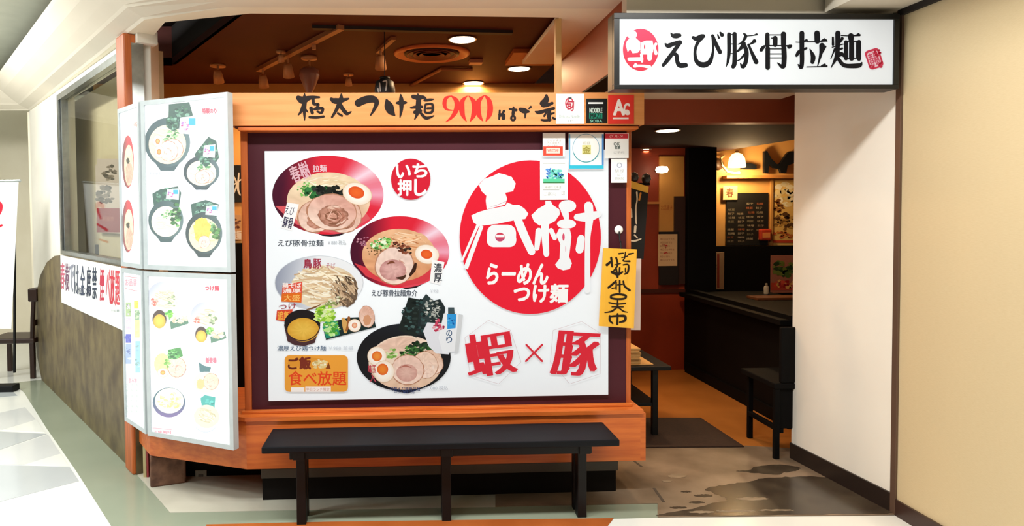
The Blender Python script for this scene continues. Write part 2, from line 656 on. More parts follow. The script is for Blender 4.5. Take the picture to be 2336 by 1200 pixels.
# end wall of the corridor beyond the left wall, and the dim niche
endp = lwp(S_FAR + .25, 0, wl_out)
o = box('wall_far', endp.x - 7, endp.x + .02, endp.y + 1.6, endp.y + 1.75, 0, 3.1, CREAM)
tag(o, kind='structure')
o = box('wall_far_return', endp.x - .02, endp.x + .1, endp.y, endp.y + 1.6, 0, ZS, CREAM)
tag(o, kind='structure')

# ceiling of the corridor and the pale bulkhead along the shop fronts
o = box('ceiling', -14, 7, -5, 16, 3.10, 3.14, CEILG, bev=0)
tag(o, kind='structure')
Pc = onz(330, 45, ZS)
Pl = onz(67, 252, ZS)
Pd = onz(520, 21, ZS)
path = [Vector((2.66, 3.84, 0)), Vector((Pd.x, 3.84, 0)), Vector((Pc.x, Pc.y, 0)), Vector((Pl.x, Pl.y, 0)), Vector((Pl.x - 6, Pl.y + .1, 0))]
left_prof = [(0, ZS), (.015, ZS + .012), (.10, ZS + .045), (.115, ZS + .058), (.18, ZS + .10), (.255, ZS + .155), (.32, ZS + .225), (.335, ZS + .245)]
front_prof = [(0, ZS), (.10, ZS), (.2, ZS), (.3, ZS), (.38, ZS), (.45, ZS), (.50, ZS + .04), (.50, 3.10)]
vs, fs = [], []
N = len(left_prof)
for i, p in enumerate(path):
    a = (path[i] - path[i - 1]).normalized() if i else None
    b = (path[i + 1] - path[i]).normalized() if i < len(path) - 1 else None
    na = Vector((-a.y, a.x, 0)) if a else None
    nb = Vector((-b.y, b.x, 0)) if b else None
    if a is None:
        n = nb
    elif b is None:
        n = na
    else:
        n = na + nb
        n = n / (n.length_squared / 2)
    for o_, z in (front_prof if i < 2 else left_prof):
        vs.append(p + n * o_ + Vector((0, 0, z)))
for i in range(len(path) - 1):
    for k in range(N - 1):
        fs.append([i * N + k, i * N + k + 1, (i + 1) * N + k + 1, (i + 1) * N + k])
bulk = mesh_obj('trim_bulkhead', vs, fs, SOFFIT)
tag(bulk, kind='structure')
# flat underside between bulkhead lip and shop opening
op = [onz(347, 85, ZS), onz(376, 51, ZS), onz(572, 31, ZS), onz(1276, 40, ZS)]
under = [Vector((1.2, 3.84, ZS)), Vector((Pd.x, 3.84, ZS)), Vector((Pc.x, Pc.y, ZS)), Vector((Pl.x, Pl.y, ZS)),
         lwp(S_FAR, ZS, -.2) * 1.0, lwp(.15, ZS, -.2), op[0], op[1], op[2], op[3]]
under[4].z = under[5].z = ZS
o = prism('soffit_front', under + [Vector((op[3].x, 5.25, ZS)), Vector((1.2, 5.25, ZS))], (0, 0, .03), CREAM)
tag(o, kind='structure')
LIP = mat('dark_lip', '#2a1712', .6)
for a, b in zip(op, op[1:]):
    d = (b - a).normalized()
    nn = Vector((-d.y, d.x, 0)) * .02
    o = prism('trim_opening', [a + Vector((0, 0, .03)), b + Vector((0, 0, .03)), b + nn + Vector((0, 0, .03)), a + nn + Vector((0, 0, .03))], (0, 0, .06), LIP)
    tag(o, kind='structure')

# shop ceiling with a dark recess on the left, and shop walls
ZC = 2.78
r0, r1 = onz(596, 30, ZC), onz(410, 158, ZC)
r1.y = 5.55
cpoly = [Vector((r0.x, 3.95, ZC)), Vector((1.2, 3.95, ZC)), Vector((1.2, 6.95, ZC)), Vector((-3.2, 6.95, ZC)), Vector((-2.2, 5.55, ZC)), Vector((r1.x, 5.55, ZC))]
o = prism('ceiling_shop', cpoly, (0, 0, .05), SHOPCEIL)
tag(o, kind='structure')
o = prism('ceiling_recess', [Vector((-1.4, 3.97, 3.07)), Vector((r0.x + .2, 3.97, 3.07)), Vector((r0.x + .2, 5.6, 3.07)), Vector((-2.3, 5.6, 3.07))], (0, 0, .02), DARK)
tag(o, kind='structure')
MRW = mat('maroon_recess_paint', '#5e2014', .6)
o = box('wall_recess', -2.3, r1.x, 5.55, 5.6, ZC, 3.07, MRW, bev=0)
tag(o, kind='structure')
e0, e1 = Vector((r0.x, 3.95, ZC)), Vector((r1.x, 5.55, ZC))
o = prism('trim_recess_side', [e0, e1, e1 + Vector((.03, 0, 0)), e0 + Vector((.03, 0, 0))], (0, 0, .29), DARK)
tag(o, kind='structure')
o = box('wall_back', -2.72, 1.9, 6.35, 6.45, 1.36, ZC, TAN, bev=0)
tag(o, kind='structure')
o = box('wall_back_wainscot', -2.72, 1.9, 6.3, 6.45, 0, 1.36, INBLACK, bev=0)
tag(o, kind='structure')

# entrance on the right: soffit, fascia beams, walls
XR = onz(2040, 1172, 0).x
YR = onz(2040, 1172, 0).y
Lc = onz(1805, 1046, 0)
o = box('wall_sign_fascia', 1.165, XR, 3.62, 3.70, 2.40, ZS + .02, SOFFIT, bev=0)
tag(o, kind='structure')
o = box('ceiling_entrance_soffit', 1.30, XR + .1, 3.70, 4.92, 2.40, 2.43, CREAM, bev=0)
tag(o, kind='structure')
BEAM = mat('rust_beam_paint', '#8f3a17', .55, '#86350f', 3)
o = box('trim_beam_front', 1.2, 4.4, 4.90, 5.02, 2.235, 2.46, BEAM, bev=.004)
tag(o, kind='structure')
o = box('trim_beam_side', 1.165, 1.20, 3.70, 5.2, 2.385, ZS + .06, BEAM, bev=.003)
tag(o, kind='structure')
o = box('trim_beam_underside', 1.165, 1.30, 3.70, 5.2, 2.375, 2.385, DARK, bev=0)
tag(o, kind='structure')
ENTC = mat('dark_brown_ceiling', '#2a110a', .8, spec=.08)
q = onz(1600, 352, 2.25), onz(1830, 316, 2.25)
o = prism('ceiling_entrance', [Vector((1.2, 5.0, 2.25)), Vector((3.9, 5.0, 2.25)), Vector((q[1].x, q[1].y, 2.25)), Vector((q[0].x, q[0].y, 2.25)),
                               Vector((q[0].x, 7.35, 2.25)), Vector((1.2, 7.35, 2.25))], (0, 0, .04), ENTC)
tag(o, kind='structure')
o = box('ceiling_kitchen', 1.2, 6.2, 5.0, 7.8, 2.95, 3.0, TAN, bev=0)
tag(o, kind='structure')
# right column wall (white) and beige corridor wall, with baseboards
cw = [Vector((Lc.x, Lc.y, 0)), Vector((XR, YR + .02, 0)), Vector((XR + .3, YR + .02, 0)), Vector((XR + .3, Lc.y, 0))]
o = prism('wall_entrance_right', cw, (0, 0, 2.42), mat('entrance_white_panel', '#f3efe4', .5, '#efeadf', 2))
tag(o, kind='structure')
BB = mat('dark_baseboard', '#231a17', .4)
dv = (cw[1] - cw[0]).normalized()
nv = Vector((-dv.y, dv.x, 0))
nv = nv if nv.x < 0 else -nv
o = prism('baseboard_entrance', [cw[0], cw[1], cw[1] + nv * .012, cw[0] + nv * .012], (0, 0, .105), BB)
tag(o, kind='structure')
o = box('wall_right', XR, XR + .15, -5, YR - .02, 0, 3.1, BEIGE, bev=0)
tag(o, kind='structure')
o = box('baseboard_right', XR - .012, XR, -5, YR - .02, 0, .085, mat('brown_baseboard', '#3a2620', .4), bev=0)
tag(o, kind='structure')
o = box('trim_corner', XR - .012, XR + .02, YR - .02, YR + .02, 0, ZS, mat('corner_strip', '#6d5648', .35, metal=.3), bev=.002)
tag(o, kind='structure')
o = box('trim_shadow_line_right', XR - .02, XR, -5, YR, 2.605, 2.635, mat('shadow_line', '#1c1511', .7), bev=0)  # dark strip standing in for the shadow line where wall meets ceiling
tag(o, kind='structure')
o = box('ceiling_shade_drop_right', XR - .38, XR, -5, 3.60, 2.635, 3.10, SOFFIT, bev=0)  # strip added to cast the shadow band along the top of the right wall
tag(o, kind='structure')
# rear of the entrance
RW = 6.98
xo0 = at(1380, 600, RW).x
xp0, xp1 = at(1562, 600, RW).x, at(1626, 600, RW).x
o = box('wall_entrance_back', 1.2, xp0, RW, RW + .1, 0, 2.3, RUST, bev=0)
tag(o, kind='structure')
o = box('wall_partition', xp0, xp1, 6.9, 7.35, 0, 2.3, INBLACK, bev=.004)
tag(o, kind='structure')
o = box('wall_kitchen', xp1 - .05, 6.2, 7.4, 7.5, 1.24, 2.95, TAN, bev=0)
tag(o, kind='structure')
o = box('wall_kitchen_low', xp1 - .05, 6.2, 7.3, 7.5, 0, 1.24, INBLACK, bev=0)
tag(o, kind='structure')
o = box('wall_shop_right', 6.1, 6.2, 4.9, 7.4, 0, 2.95, TAN, bev=0)
tag(o, kind='structure')
o = box('trim_ceiling_patch', .80, 1.165, 5.02, 5.45, ZC - .03, ZC, mat('orange_ceiling_patch', '#c06a2a', .55), bev=0)
tag(o, kind='structure')
# corner post and white pillar behind the menu light boxes
pb = onz(322, 1081, 0)
M = Matrix.Translation(pb) @ Matrix.Rotation(math.atan2(WD.y, WD.x), 4, 'Z')
o = box('trim_post_wood', .0, .17, -.06, .05, 0, ZS, WOODV, bev=.012, M=M)
tag(o, kind='structure')
pl0, pl1 = at(306, 200, 4.5), at(349, 200, 4.5)
o = box('trim_pillar_white', pl0.x, pl1.x, 4.47, 4.62, 0, ZS, WHITE, bev=.004)
tag(o, kind='structure')
pj = at(1273, 120, 4.05)
o = box('trim_jamb', pj.x - .018, pj.x + .016, 4.03, 4.07, 1.9, ZS, mat('pale_jamb_wood', '#cfa366', .5), bev=.002)
tag(o, kind='structure')
# wall opposite, behind the camera
o = box('wall_opposite', -14, 7, -5.1, -5, 0, 3.1, mat('opposite_shopfront', '#6a655c', .6), bev=0)
tag(o, kind='structure')


# ================================================================== THE BOOTH
YP, YF = 3.95, 3.86           # maroon panel face, skirt face
def X_(px, Y, py=600):
    return at(px, py, Y).x


def Z_(py, Y, px=1000):
    return at(px, py, Y).z


bx0, bx1 = X_(562, YF, 1000), X_(1461, YF, 1000)
booth = thing('display_booth', 'orange wood booth with a maroon front panel and lettered top board', 'booth', ((bx0 + bx1) / 2, YF + .2, 0))
zs0, zs1 = .205, .475
k1 = onz(343, 1039, zs0)
k2 = onz(303, 990, zs0)
k0 = Vector((bx0, YF, zs0))
kr = Vector((bx1, YF, zs0))


def board_run(name, a, b, z0, z1, th, m, parent, lean=0):
    d = (b - a).normalized()
    n = Vector((-d.y, d.x, 0))
    if n.dot(EYE - a) > 0:
        n = -n
    q = [Vector((a.x, a.y, z0)), Vector((b.x, b.y, z0)), Vector((b.x, b.y, z1)), Vector((a.x, a.y, z1))]
    return prism(name, q, n * th, m, parent)


board_run('skirt_board', k0, kr, zs0, zs1, .03, WOOD, booth)
board_run('skirt_board', k1, k0, zs0, zs1, .03, WOOD, booth)
board_run('skirt_board', k2, k1, zs0, zs1, .03, WOOD, booth)
board_run('skirt_board', kr, kr + Vector((0, .5, 0)), zs0, zs1, .03, WOOD, booth)
# ledge that lies on the skirt
led = [k2, k1, k0 + Vector((-.004, -.014, 0)), kr + Vector((.012, -.014, 0)), kr + Vector((.012, .5, 0)), Vector((k2.x + .3, k2.y + .02, 0))]
prism('ledge', [Vector((p.x, p.y, zs1)) for p in led], (0, 0, .022), WOOD, booth)
zl = zs1 + .022
# recessed dark plinth with pale strip
px0, px1 = X_(604, 4.0, 1100), X_(1397, 4.0, 1100)
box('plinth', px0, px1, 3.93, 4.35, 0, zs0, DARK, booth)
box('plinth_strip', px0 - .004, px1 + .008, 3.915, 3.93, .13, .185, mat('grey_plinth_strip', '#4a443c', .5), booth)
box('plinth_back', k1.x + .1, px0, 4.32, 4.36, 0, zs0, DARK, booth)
# maroon panel with wood side posts and rail
zp1 = Z_(296, YP)
pnx0, pnx1 = X_(568, YP), X_(1430, YP)
box('front_panel', pnx0, pnx1, YP, YP + .06, zl, zp1, MAROON, booth, .002)
box('side_post', X_(553, YP - .02), pnx0 + .004, YP - .02, YP + .1, zl, zp1, WOODV, booth)
box('side_post', pnx1 - .004, X_(1439, YP), YP - .006, YP + .1, zl, zp1, WOODV, booth)
box('foot_rail', X_(548, YP), X_(1440, YP), YP - .035, YP, zl, zl + .016, WOOD, booth)
# top board
tz0, tz1 = Z_(286, YF), Z_(211, YF)
tx0, tx1 = X_(524, YF, 250), X_(1470, YF, 250)
tb = box('top_board', tx0, tx1, YF, YF + .13, tz0, tz1, BOARD, booth, .003)
box('moulding', X_(548, YF), X_(1456, YF, 290), YF - .008, YF + .12, Z_(297, YF), tz0 - .008, WOOD, booth, .005)
box('moulding_groove', X_(540, YF), X_(1460, YF, 290), YF + .012, YF + .12, tz0 - .01, tz0, mat('dark_groove', '#5a1d0c', .6), booth, 0)
INK = '#1a0c0a'
pr = Print((0, YF, 0), (0, -1, 0))
pr.wk = 1.28
pr.frame(660, 200, 6.87)
pr.strokes(INK, [
    [(140, 160, 60), (210, 195, 95), (300, 165, 60), (380, 150, 40), (470, 150, 26)],
    [(240, 92, 12), (235, 200, 60), (235, 350, 46), (240, 510, 14)],
    [(215, 290, 40), (180, 380, 34), (142, 428, 16)],
    [(250, 335, 30), (292, 385, 14)],
    [(372, 165, 40), (385, 255, 38), (455, 262, 34), (420, 335, 36)],
    [(340, 322, 46), (360, 395, 42)],
    [(400, 335, 38), (520, 322, 34), (500, 395, 34), (440, 372, 24)],
    [(320, 462, 34), (430, 467, 34), (540, 452, 28)],
    [(658, 178, 40), (705, 205, 70), (790, 205, 66), (930, 172, 22)],
    [(815, 100, 18), (810, 180, 55), (770, 280, 50), (720, 380, 38), (668, 462, 26)],
    [(785, 250, 50), (845, 345, 50), (905, 405, 46), (970, 376, 14)],
    [(762, 402, 26), (825, 440, 28)],
    [(1080, 240, 92), (1200, 188, 92), (1315, 180, 84), (1368, 235, 60), (1330, 340, 40), (1275, 430, 18)],
    [(1525, 195, 30), (1556, 280, 105), (1595, 370, 92), (1650, 432, 20)],
    [(1682, 240, 26), (1760, 234, 60), (1832, 234, 24)],
    [(1745, 112, 20), (1755, 200, 58), (1755, 340, 44), (1735, 465, 14)],
    [(1940, 140, 50), (2020, 155, 64), (2100, 150, 40), (2140, 170, 20)],
    [(2015, 97, 14), (2025, 200, 60), (2020, 330, 66), (2000, 420, 40), (1966, 493, 16)],
    [(1906, 315, 24), (2000, 302, 40), (2082, 300, 30)],
    [(1970, 385, 46), (2050, 362, 50)],
    [(2120, 198, 30), (2200, 190, 34), (2262, 180, 14)],
    [(2140, 262, 26), (2240, 262, 32), (2235, 380, 32), (2128, 382, 28), (2135, 264, 26)],
    [(2160, 325, 24), (2220, 322, 24)],
    [(2060, 400, 30), (2130, 472, 40), (2200, 468, 30), (2265, 440, 14)],
])
lt = pr.build('lettering', P_INK, tb)
tag(lt, 'black brush characters')
pr = Print((0, YF, 0), (0, -1, 0))
pr.frame(1000, 200, 8.055)
RED = '#dd231b'
pr.strokes(RED, [
    [(240, 150, 14), (140, 195, 62), (112, 300, 76), (150, 395, 44), (262, 418, 14)],
    [(235, 150, 20), (325, 230, 84), (345, 340, 100), (305, 460, 84), (225, 565, 50), (130, 632, 8)],
    [(535, 150, 12), (445, 240, 80), (428, 370, 104), (452, 510, 76), (520, 630, 8)],
    [(555, 150, 12), (640, 245, 84), (672, 380, 108), (640, 520, 84), (578, 630, 8)],
    [(845, 140, 12), (745, 245, 90), (722, 370, 112), (752, 510, 84), (822, 622, 8)],
    [(850, 140, 22), (925, 225, 80), (952, 370, 106), (930, 510, 90), (868, 626, 8)],
], cap=False)
lt = pr.build('numerals', P_INK, tb)
tag(lt, 'red numerals 900')
pr = Print((0, YF, 0), (0, -1, 0))
pr.frame(1000, 200, 8.055)
pr.wk = 1.15
pr.strokes(INK, [
    [(1128, 420, 34), (1118, 575, 34)], [(1205, 432, 44), (1150, 520, 30)], [(1205, 500, 50), (1195, 560, 64)], [(1110, 500, 24), (1160, 480, 24)],
    [(1310, 392, 30), (1430, 412, 46)], [(1380, 360, 30), (1375, 450, 50), (1372, 490, 50)],
    [(1505, 400, 62), (1580, 425, 90), (1655, 440, 40)], [(1600, 470, 40), (1592, 556, 20)], [(1662, 388, 20), (1698, 352, 36)],
    [(1985, 145, 44), (1975, 230, 100), (1905, 290, 80)], [(1930, 320, 80), (2010, 315, 60), (2092, 285, 46)],
    [(1782, 440, 25), (1850, 456, 60), (1990, 415, 50), (2120, 380, 46)],
    [(2040, 430, 56), (2030, 530, 66), (2040, 600, 44)], [(1892, 592, 30), (1960, 602, 40), (2060, 592, 34)],
    [(1985, 455, 30), (1945, 520, 36)], [(2080, 480, 36), (2125, 465, 26)], [(2105, 555, 36), (2142, 575, 36)]])
pr.ring(1372, 560, 55, 60, 40, INK)
lt = pr.build('lettering', P_INK, tb)
tag(lt, 'small black brush characters')

# ================================================================== THE BACKLIT POSTER
ys = YP - .02
sx0, sx1 = X_(608, ys, 630), X_(1388, ys, 630)
sz0, sz1 = Z_(908, ys), Z_(343, ys)
poster = thing('backlit_poster', 'large white backlit ramen poster on the maroon booth panel', 'poster', ((sx0 + sx1) / 2, ys, sz0))
box('poster_panel', sx0, sx1, ys, YP, sz0, sz1, mat('backlit_white_acrylic', '#aab0b6', .35, '#a8aeb4', 3, emitcol='#f2f6fa', emit=.45, spec=.25), poster, .002)
p = Print((0, ys, 0), (0, -1, 0), lift=.0004, step=.000016)


def noodles(p, cx, cy, rx, ry, cols, n, w, ang=0, seed=1):
    rnd = random.Random(seed)
    for i in range(n):
        if i % 4 == 0:
            p.layer += 1
        a = rnd.uniform(0, 6.28)
        q = rnd.random() ** .5 * .85
        x, y = cx + rx * q * math.cos(a), cy + ry * q * math.sin(a)
        t = math.radians(ang + rnd.uniform(-28, 28))
        L = rnd.uniform(.25, .5) * rx
        b = rnd.uniform(-.25, .25) * L
        x0, y0, x1, y1 = x - L * math.cos(t), y - L * math.sin(t), x + L * math.cos(t), y + L * math.sin(t)
        ok = all(((X - cx) / rx) ** 2 + ((Y - cy) / ry) ** 2 < 1.0 for X, Y in ((x0, y0), (x1, y1)))
        if not ok:
            continue
        p.stroke([(x0, y0, w), (x + b * math.sin(t), y - b * math.cos(t), w), (x1, y1, w)], jitter(rnd.choice(cols), .05), n=4, new=False, cap=False)


def bits(p, cx, cy, rx, ry, cols, n, r, seed=1, rot=0):
    rnd = random.Random(seed)
    for i in range(n):
        if i % 5 == 0:
            p.layer += 1
        a, q = rnd.uniform(0, 6.28), rnd.random() ** .5
        x, y = rx * q * math.cos(a), ry * q * math.sin(a)
        (x, y), = p.rot([(x, y)], 0, 0, rot)
        m = rnd.randint(5, 7)
        ph = rnd.uniform(0, 6.28)
        rr = r * rnd.uniform(.5, 1.3)
        p.poly([(cx + x + rr * rnd.uniform(.5, 1.1) * math.cos(ph + 6.283 * k / m), cy + y + .7 * rr * rnd.uniform(.5, 1.1) * math.sin(ph + 6.283 * k / m))
                for k in range(m)], jitter(rnd.choice(cols), .05), new=False)


def egg(p, cx, cy, rx, ry, rot=0, yolk='#ee6a2c', s=.5, dx=0, dy=0):
    p.ell(cx, cy, rx * 1.04, ry * 1.05, '#e2c3a2', rot)
    p.ell(cx, cy, rx, ry, lambda u, v: mix('#fffaf2', '#f6e4d2', (u * u + v * v) ** 2), rot, rings=3)
    p.ell(cx + dx, cy + dy, rx * s, ry * s, lambda u, v: mix(yolk, mix(yolk, '#d8431a', .6), (u * u + v * v) * 1.0), rot, rings=2)


def meat(p, cx, cy, rx, ry, rot=0, seed=0, base='#e3b8a6', dark='#a8705c', swirl=True):
    rnd = random.Random(seed)
    p.ell(cx, cy, rx * 1.05, ry * 1.05, '#b98468', rot, jit=.03)
    p.ell(cx, cy, rx, ry, lambda u, v: jitter(mix('#f4d8c8', base, (u * .3 - v * .6 + .6)), .045), rot, rings=6, jit=.02)
    if swirl:
        p.ell(cx + rx * .06, cy + ry * .22, rx * .62, ry * .6, lambda u, v: jitter(mix('#d8a08c', dark, (u * u + v * v) * .7), .09), rot, rings=5, jit=.06)
    for k in range(26 if swirl else 14):
        a = rnd.uniform(0, 6.28)
        q = rnd.uniform(.12, .6)
        x, y = cx + rx * (.06 + q * math.cos(a)), cy + ry * (.18 + q * math.sin(a))
        L = rx * rnd.uniform(.10, .26)
        cols = ['#8a5a44', '#f0cdbc', '#b77a66', '#e6bca8', '#9a6650'] if swirl else ['#f6e2d8', '#dca898', '#e8c4b4', '#d29a88']
        p.stroke([(x - L * math.sin(a), y + L * .8 * math.cos(a), rx * .02), (x, y, rx * rnd.uniform(.04, .10)), (x + L * math.sin(a), y - L * .8 * math.cos(a), rx * .02)],
                 rnd.choice(cols), n=4, new=(k % 3 == 0), cap=False)


def rimcol(u, v):
    # red lacquer rim: dark on the left, red in the middle, pink shine on the right
    t = math.degrees(math.atan2(v, u))
    c = mix('#e0243a', '#4a0f2a', (-u - .15) * 1.5)
    if u > 0.1:
        d = abs(t + 38) / 30
        c = mix(c, '#f6dcec', 1 - d)
        d2 = abs(t + 2) / 26
        c = mix(c, '#f3c4dc', .9 - d2)
        if v > .35:
            c = mix(c, '#e2485a', (v - .35) * 2)
    return c


# ---- bowl with seaweed, sliced pork and egg
p.poly([(640, 505), (712, 527), (735, 538), (755, 540), (775, 538), (800, 526), (850, 495)], '#2a1622')
p.ell(748, 445, 127, 90, rimcol, rings=7, seg=56)
p.poly([(628, 470), (668, 508), (712, 527), (757, 531), (800, 524), (845, 499), (830, 480), (757, 505), (660, 470)], '#dd5a62')
p.ell(749, 459, 95, 66, lambda u, v: jitter(mix('#efd6b4', '#e6b79c', (v + .3)), .04), rings=6, seg=44)
noodles(p, 740, 425, 70, 26, ['#f3e2c2', '#e8cfa8', '#f8ecd4'], 50, 2.2, -5, 3)
bits(p, 700, 430, 26, 14, ['#7cc05a', '#a8d884', '#5aa048', '#d8ecb4'], 36, 5, 4, -20)
bits(p, 722, 437, 28, 12, ['#2f6b3a', '#1f4a2a', '#3f8a4a'], 50, 7, 5, -8)
bits(p, 752, 437, 34, 11, ['#1d201c', '#2a2c26', '#141614'], 60, 8, 6, 3)
meat(p, 722, 492, 42, 36, -20, 7)
meat(p, 782, 492, 42, 38, 10, 8)
meat(p, 757, 484, 55, 40, 5, 9, '#dda898', '#8f5d49')
egg(p, 815, 442, 33, 24, 18, s=.56, dx=-2, dy=-3)
p.text('春樹', 662, 374, 706, 412, '#e7b9c4', .02, rot=-22)
p.text('拉麺', 714, 376, 745, 392, '#f2d3dc', .02, rot=-2)
p.poly([(655, 462), (682, 466), (666, 527), (640, 520)], '#fbfbfd')
p.text('えび', 650, 470, 672, 490, '#3a3450', .0, rot=12)
p.text('豚骨', 646, 496, 668, 520, '#2a2448', .02, rot=12)
p.text('えび豚骨拉麺', 634, 547, 738, 562, '#3f4754', .012)
p.text('￥880 税込', 748, 548, 790, 559, '#b9bec6')

# ---- second red bowl
p.poly([(870, 640), (905, 652), (926, 660), (950, 656), (985, 636)], '#2a1420')
p.ell(912, 575, 113, 82, rimcol, rings=7, seg=56)
p.poly([(808, 600), (835, 630), (880, 648), (925, 652), (965, 645), (985, 632), (1010, 605), (980, 610), (920, 630), (850, 615)], '#d83c48')
p.ell(910, 582, 84, 60, lambda u, v: jitter(mix('#e8b48a', '#dd9a6e', (v + .3)), .05), rings=6, seg=44)
noodles(p, 925, 548, 55, 22, ['#eec096', '#dea274', '#f4d2b0', '#d48f5e'], 46, 2.4, 12, 13)
p.ell(852, 560, 15, 10, '#d9a67a', jit=.1)
meat(p, 900, 606, 43, 42, 0, 17, '#ecd0c4', '#c98a86', False)
p.ell(896, 616, 30, 24, lambda u, v: jitter(mix('#dfb0aa', '#c48c88', u * u + v * v), .05), 0, rings=4)
p.stroke([(884, 602, 2), (893, 598, 6), (901, 600, 2)], '#7c4630')
p.stroke([(948, 602, 6), (944, 615, 9), (936, 627, 6)], '#3a2016')
p.stroke([(905, 634, 3), (918, 634, 8), (925, 628, 3)], '#4a2a1c')
bits(p, 870, 556, 24, 12, ['#8fd06a', '#c6ecab', '#5fae4c', '#eaf6d8', '#3f8f3c'], 70, 5, 14, -10)
bits(p, 852, 572, 20, 10, ['#5d4428', '#7b5e38'], 14, 3, 15)
bits(p, 918, 566, 24, 10, ['#3c2a20', '#6b3a28', '#8a4a34', '#2a221c'], 40, 5, 16, 25)
egg(p, 974, 580, 27, 21, 12, s=.5, dx=-1)
bits(p, 828, 550, 14, 12, ['#a8647a', '#c58fa0'], 22, 3, 18)
p.poly([(986, 592), (1014, 598), (1004, 650), (980, 644)], '#fbfbfd')
p.column('濃厚', 990, 600, 1008, 645, '#2c2f3c', .02)
p.text('えび豚骨拉麺魚介', 848, 661, 952, 676, '#3a4454', .012)
p.text('￥950', 982, 660, 1000, 668, '#c9ced6')

# ---- plate of thick noodles, dipping soup and side tray
p.ell(728, 645, 101, 62, lambda u, v: mix('#eef1f6', '#8f97ac', (-u * .75 - .1 + abs(v) * .1) * 1.4), rings=5, seg=48)
p.ring(728, 645, 101, 62, 1.2, '#c9ced6')
p.ell(740, 655, 76, 50, lambda u, v: jitter(mix('#efe0c2', '#c8a988', u * .6 + v * .2), .05), rings=5)
p.ell(790, 662, 26, 38, lambda u, v: jitter('#6b5644', .12), -10, rings=4, jit=.1)
noodles(p, 735, 650, 74, 46, ['#f4e8cc', '#e9d5b0', '#d9bd96', '#fbf3e0', '#cfae88'], 190, 3.2, 8, 23)
noodles(p, 782, 662, 34, 36, ['#8a7056', '#b89878', '#5f4c3c', '#cdb08e'], 70, 3.0, 55, 24)
p.stroke([(700, 706, 2), (715, 702, 4), (733, 694, 1)], '#7a5230')
p.text('鳥', 693, 591, 711, 612, '#a02c44', .04)
p.text('豚', 715, 590, 733, 612, '#a83a50', .03)
p.text('そば', 744, 600, 765, 612, '#c06a7c', .0)
p.poly([(645, 650), (690, 642), (688, 690), (642, 688)], '#e25642')
p.poly([(643, 670), (688, 668), (687, 690), (642, 688)], '#e5701f')
p.text('鶏そば', 645, 645, 687, 656, '#fff4ee', .03)
p.text('濃厚', 646, 658, 686, 668, '#fff0e8', .03)
p.text('大盛', 648, 672, 684, 686, '#fbc46a', .02)
p.text('つけ', 636, 693, 676, 705, '#a8404a', .02, rot=-4)
p.poly([(632, 708), (668, 705), (664, 735), (630, 730)], '#dc4a30')
p.text('追飯', 634, 710, 662, 730, '#f6b24a', .03)
p.poly([(648, 740), (656, 778), (672, 787), (695, 789), (718, 782), (731, 742)], '#4a2c30')
p.ell(690, 737, 41, 31, '#1d1518')
p.ell(692, 752, 36, 27, lambda u, v: jitter(mix('#e9bd4e', '#d9a032', u * u + v * v), .025), rings=4)
p.ring(690, 742, 41, 36, 2.5, '#3c2426', a0=5, a1=175)
p.poly([(737, 738), (740, 760), (744, 775), (858, 746), (852, 722), (800, 724)], '#152a2a')
p.poly([(738, 742), (744, 772), (776, 764), (770, 742)], '#1f8a72')
bits(p, 742, 716, 22, 20, ['#a8d83c', '#8cc432', '#c4e870', '#6fae2c', '#e2f2b4'], 90, 8, 31, -15)
bits(p, 757, 748, 18, 17, ['#7cc44a', '#4fa83e', '#b4e08a', '#2f9a68', '#d8f0c0'], 80, 6, 32)
bits(p, 760, 690, 20, 10, ['#e9e6c8', '#c8d29a', '#8a9a5a'], 30, 4, 33, -30)
p.stroke([(783, 728, 8), (788, 742, 14), (788, 756, 8)], '#d8a860')
p.stroke([(796, 724, 6), (795, 742, 8), (790, 754, 4)], '#9a5c2c')
egg(p, 809, 742, 14, 14, 0, '#efc8a6', .45)
meat(p, 837, 722, 17, 24, -8, 36, '#e0b09c', '#c08468', False)
p.ell(838, 730, 9, 12, '#d59a74', jit=.1)
p.text('濃厚えび鶏つけ麺', 633, 788, 744, 800, '#4c6480', .012)
p.text('￥980 並盛', 750, 789, 806, 798, '#c9d0da')

# ---- black bowl with nori sheets
p.poly([(870, 880), (905, 893), (930, 897), (945, 892), (985, 872)], '#1c1c2c')
p.ell(921, 815, 107, 77, lambda u, v: mix('#0e1016', '#262a36', -v - .5), rings=3, seg=52)
p.ell(925, 827, 84, 62, lambda u, v: jitter(mix('#f0d8c4', '#e6bfa2', v), .035), rings=5, seg=44)
p.ell(905, 792, 48, 22, lambda u, v: jitter('#e8c4b0', .05), -14, rings=3, jit=.04)
NORI = '#1e2a2c'
for q, cc in (([(932, 678), (962, 684), (972, 670), (988, 686), (1004, 682), (1016, 702), (1008, 760), (985, 770), (908, 752)], NORI),
              ([(932, 678), (958, 686), (950, 770), (908, 752)], '#17211f'), ([(962, 684), (972, 670), (988, 688), (980, 740), (960, 740)], '#2b3a3c')):
    p.poly(q, cc)
bits(p, 948, 722, 32, 40, ['#2d4a4a', '#152020', '#3a5654', '#1a2826'], 70, 6, 41)
bits(p, 985, 708, 20, 24, ['#a8aca6', '#d4d6d0', '#707a74', '#3c4a48'], 46, 4, 42)
bits(p, 940, 802, 34, 14, ['#3f7a36', '#24521f', '#5f9a48', '#1a3a1a'], 80, 6, 43, -22)
bits(p, 962, 798, 28, 16, ['#1e3a20', '#2f5f2c', '#16281a'], 60, 7, 44, 20)
bits(p, 895, 806, 14, 10, ['#b6d088', '#7fae50', '#dcebb8'], 26, 5, 45, -20)
meat(p, 985, 826, 24, 28, -30, 46, '#e6c0a8', '#c98e78', False)
meat(p, 970, 832, 28, 30, -20, 47, '#ecccb8', '#cf9a84', False)
meat(p, 930, 843, 36, 33, 0, 48, '#ecc8b8', '#cc9a8c', False)
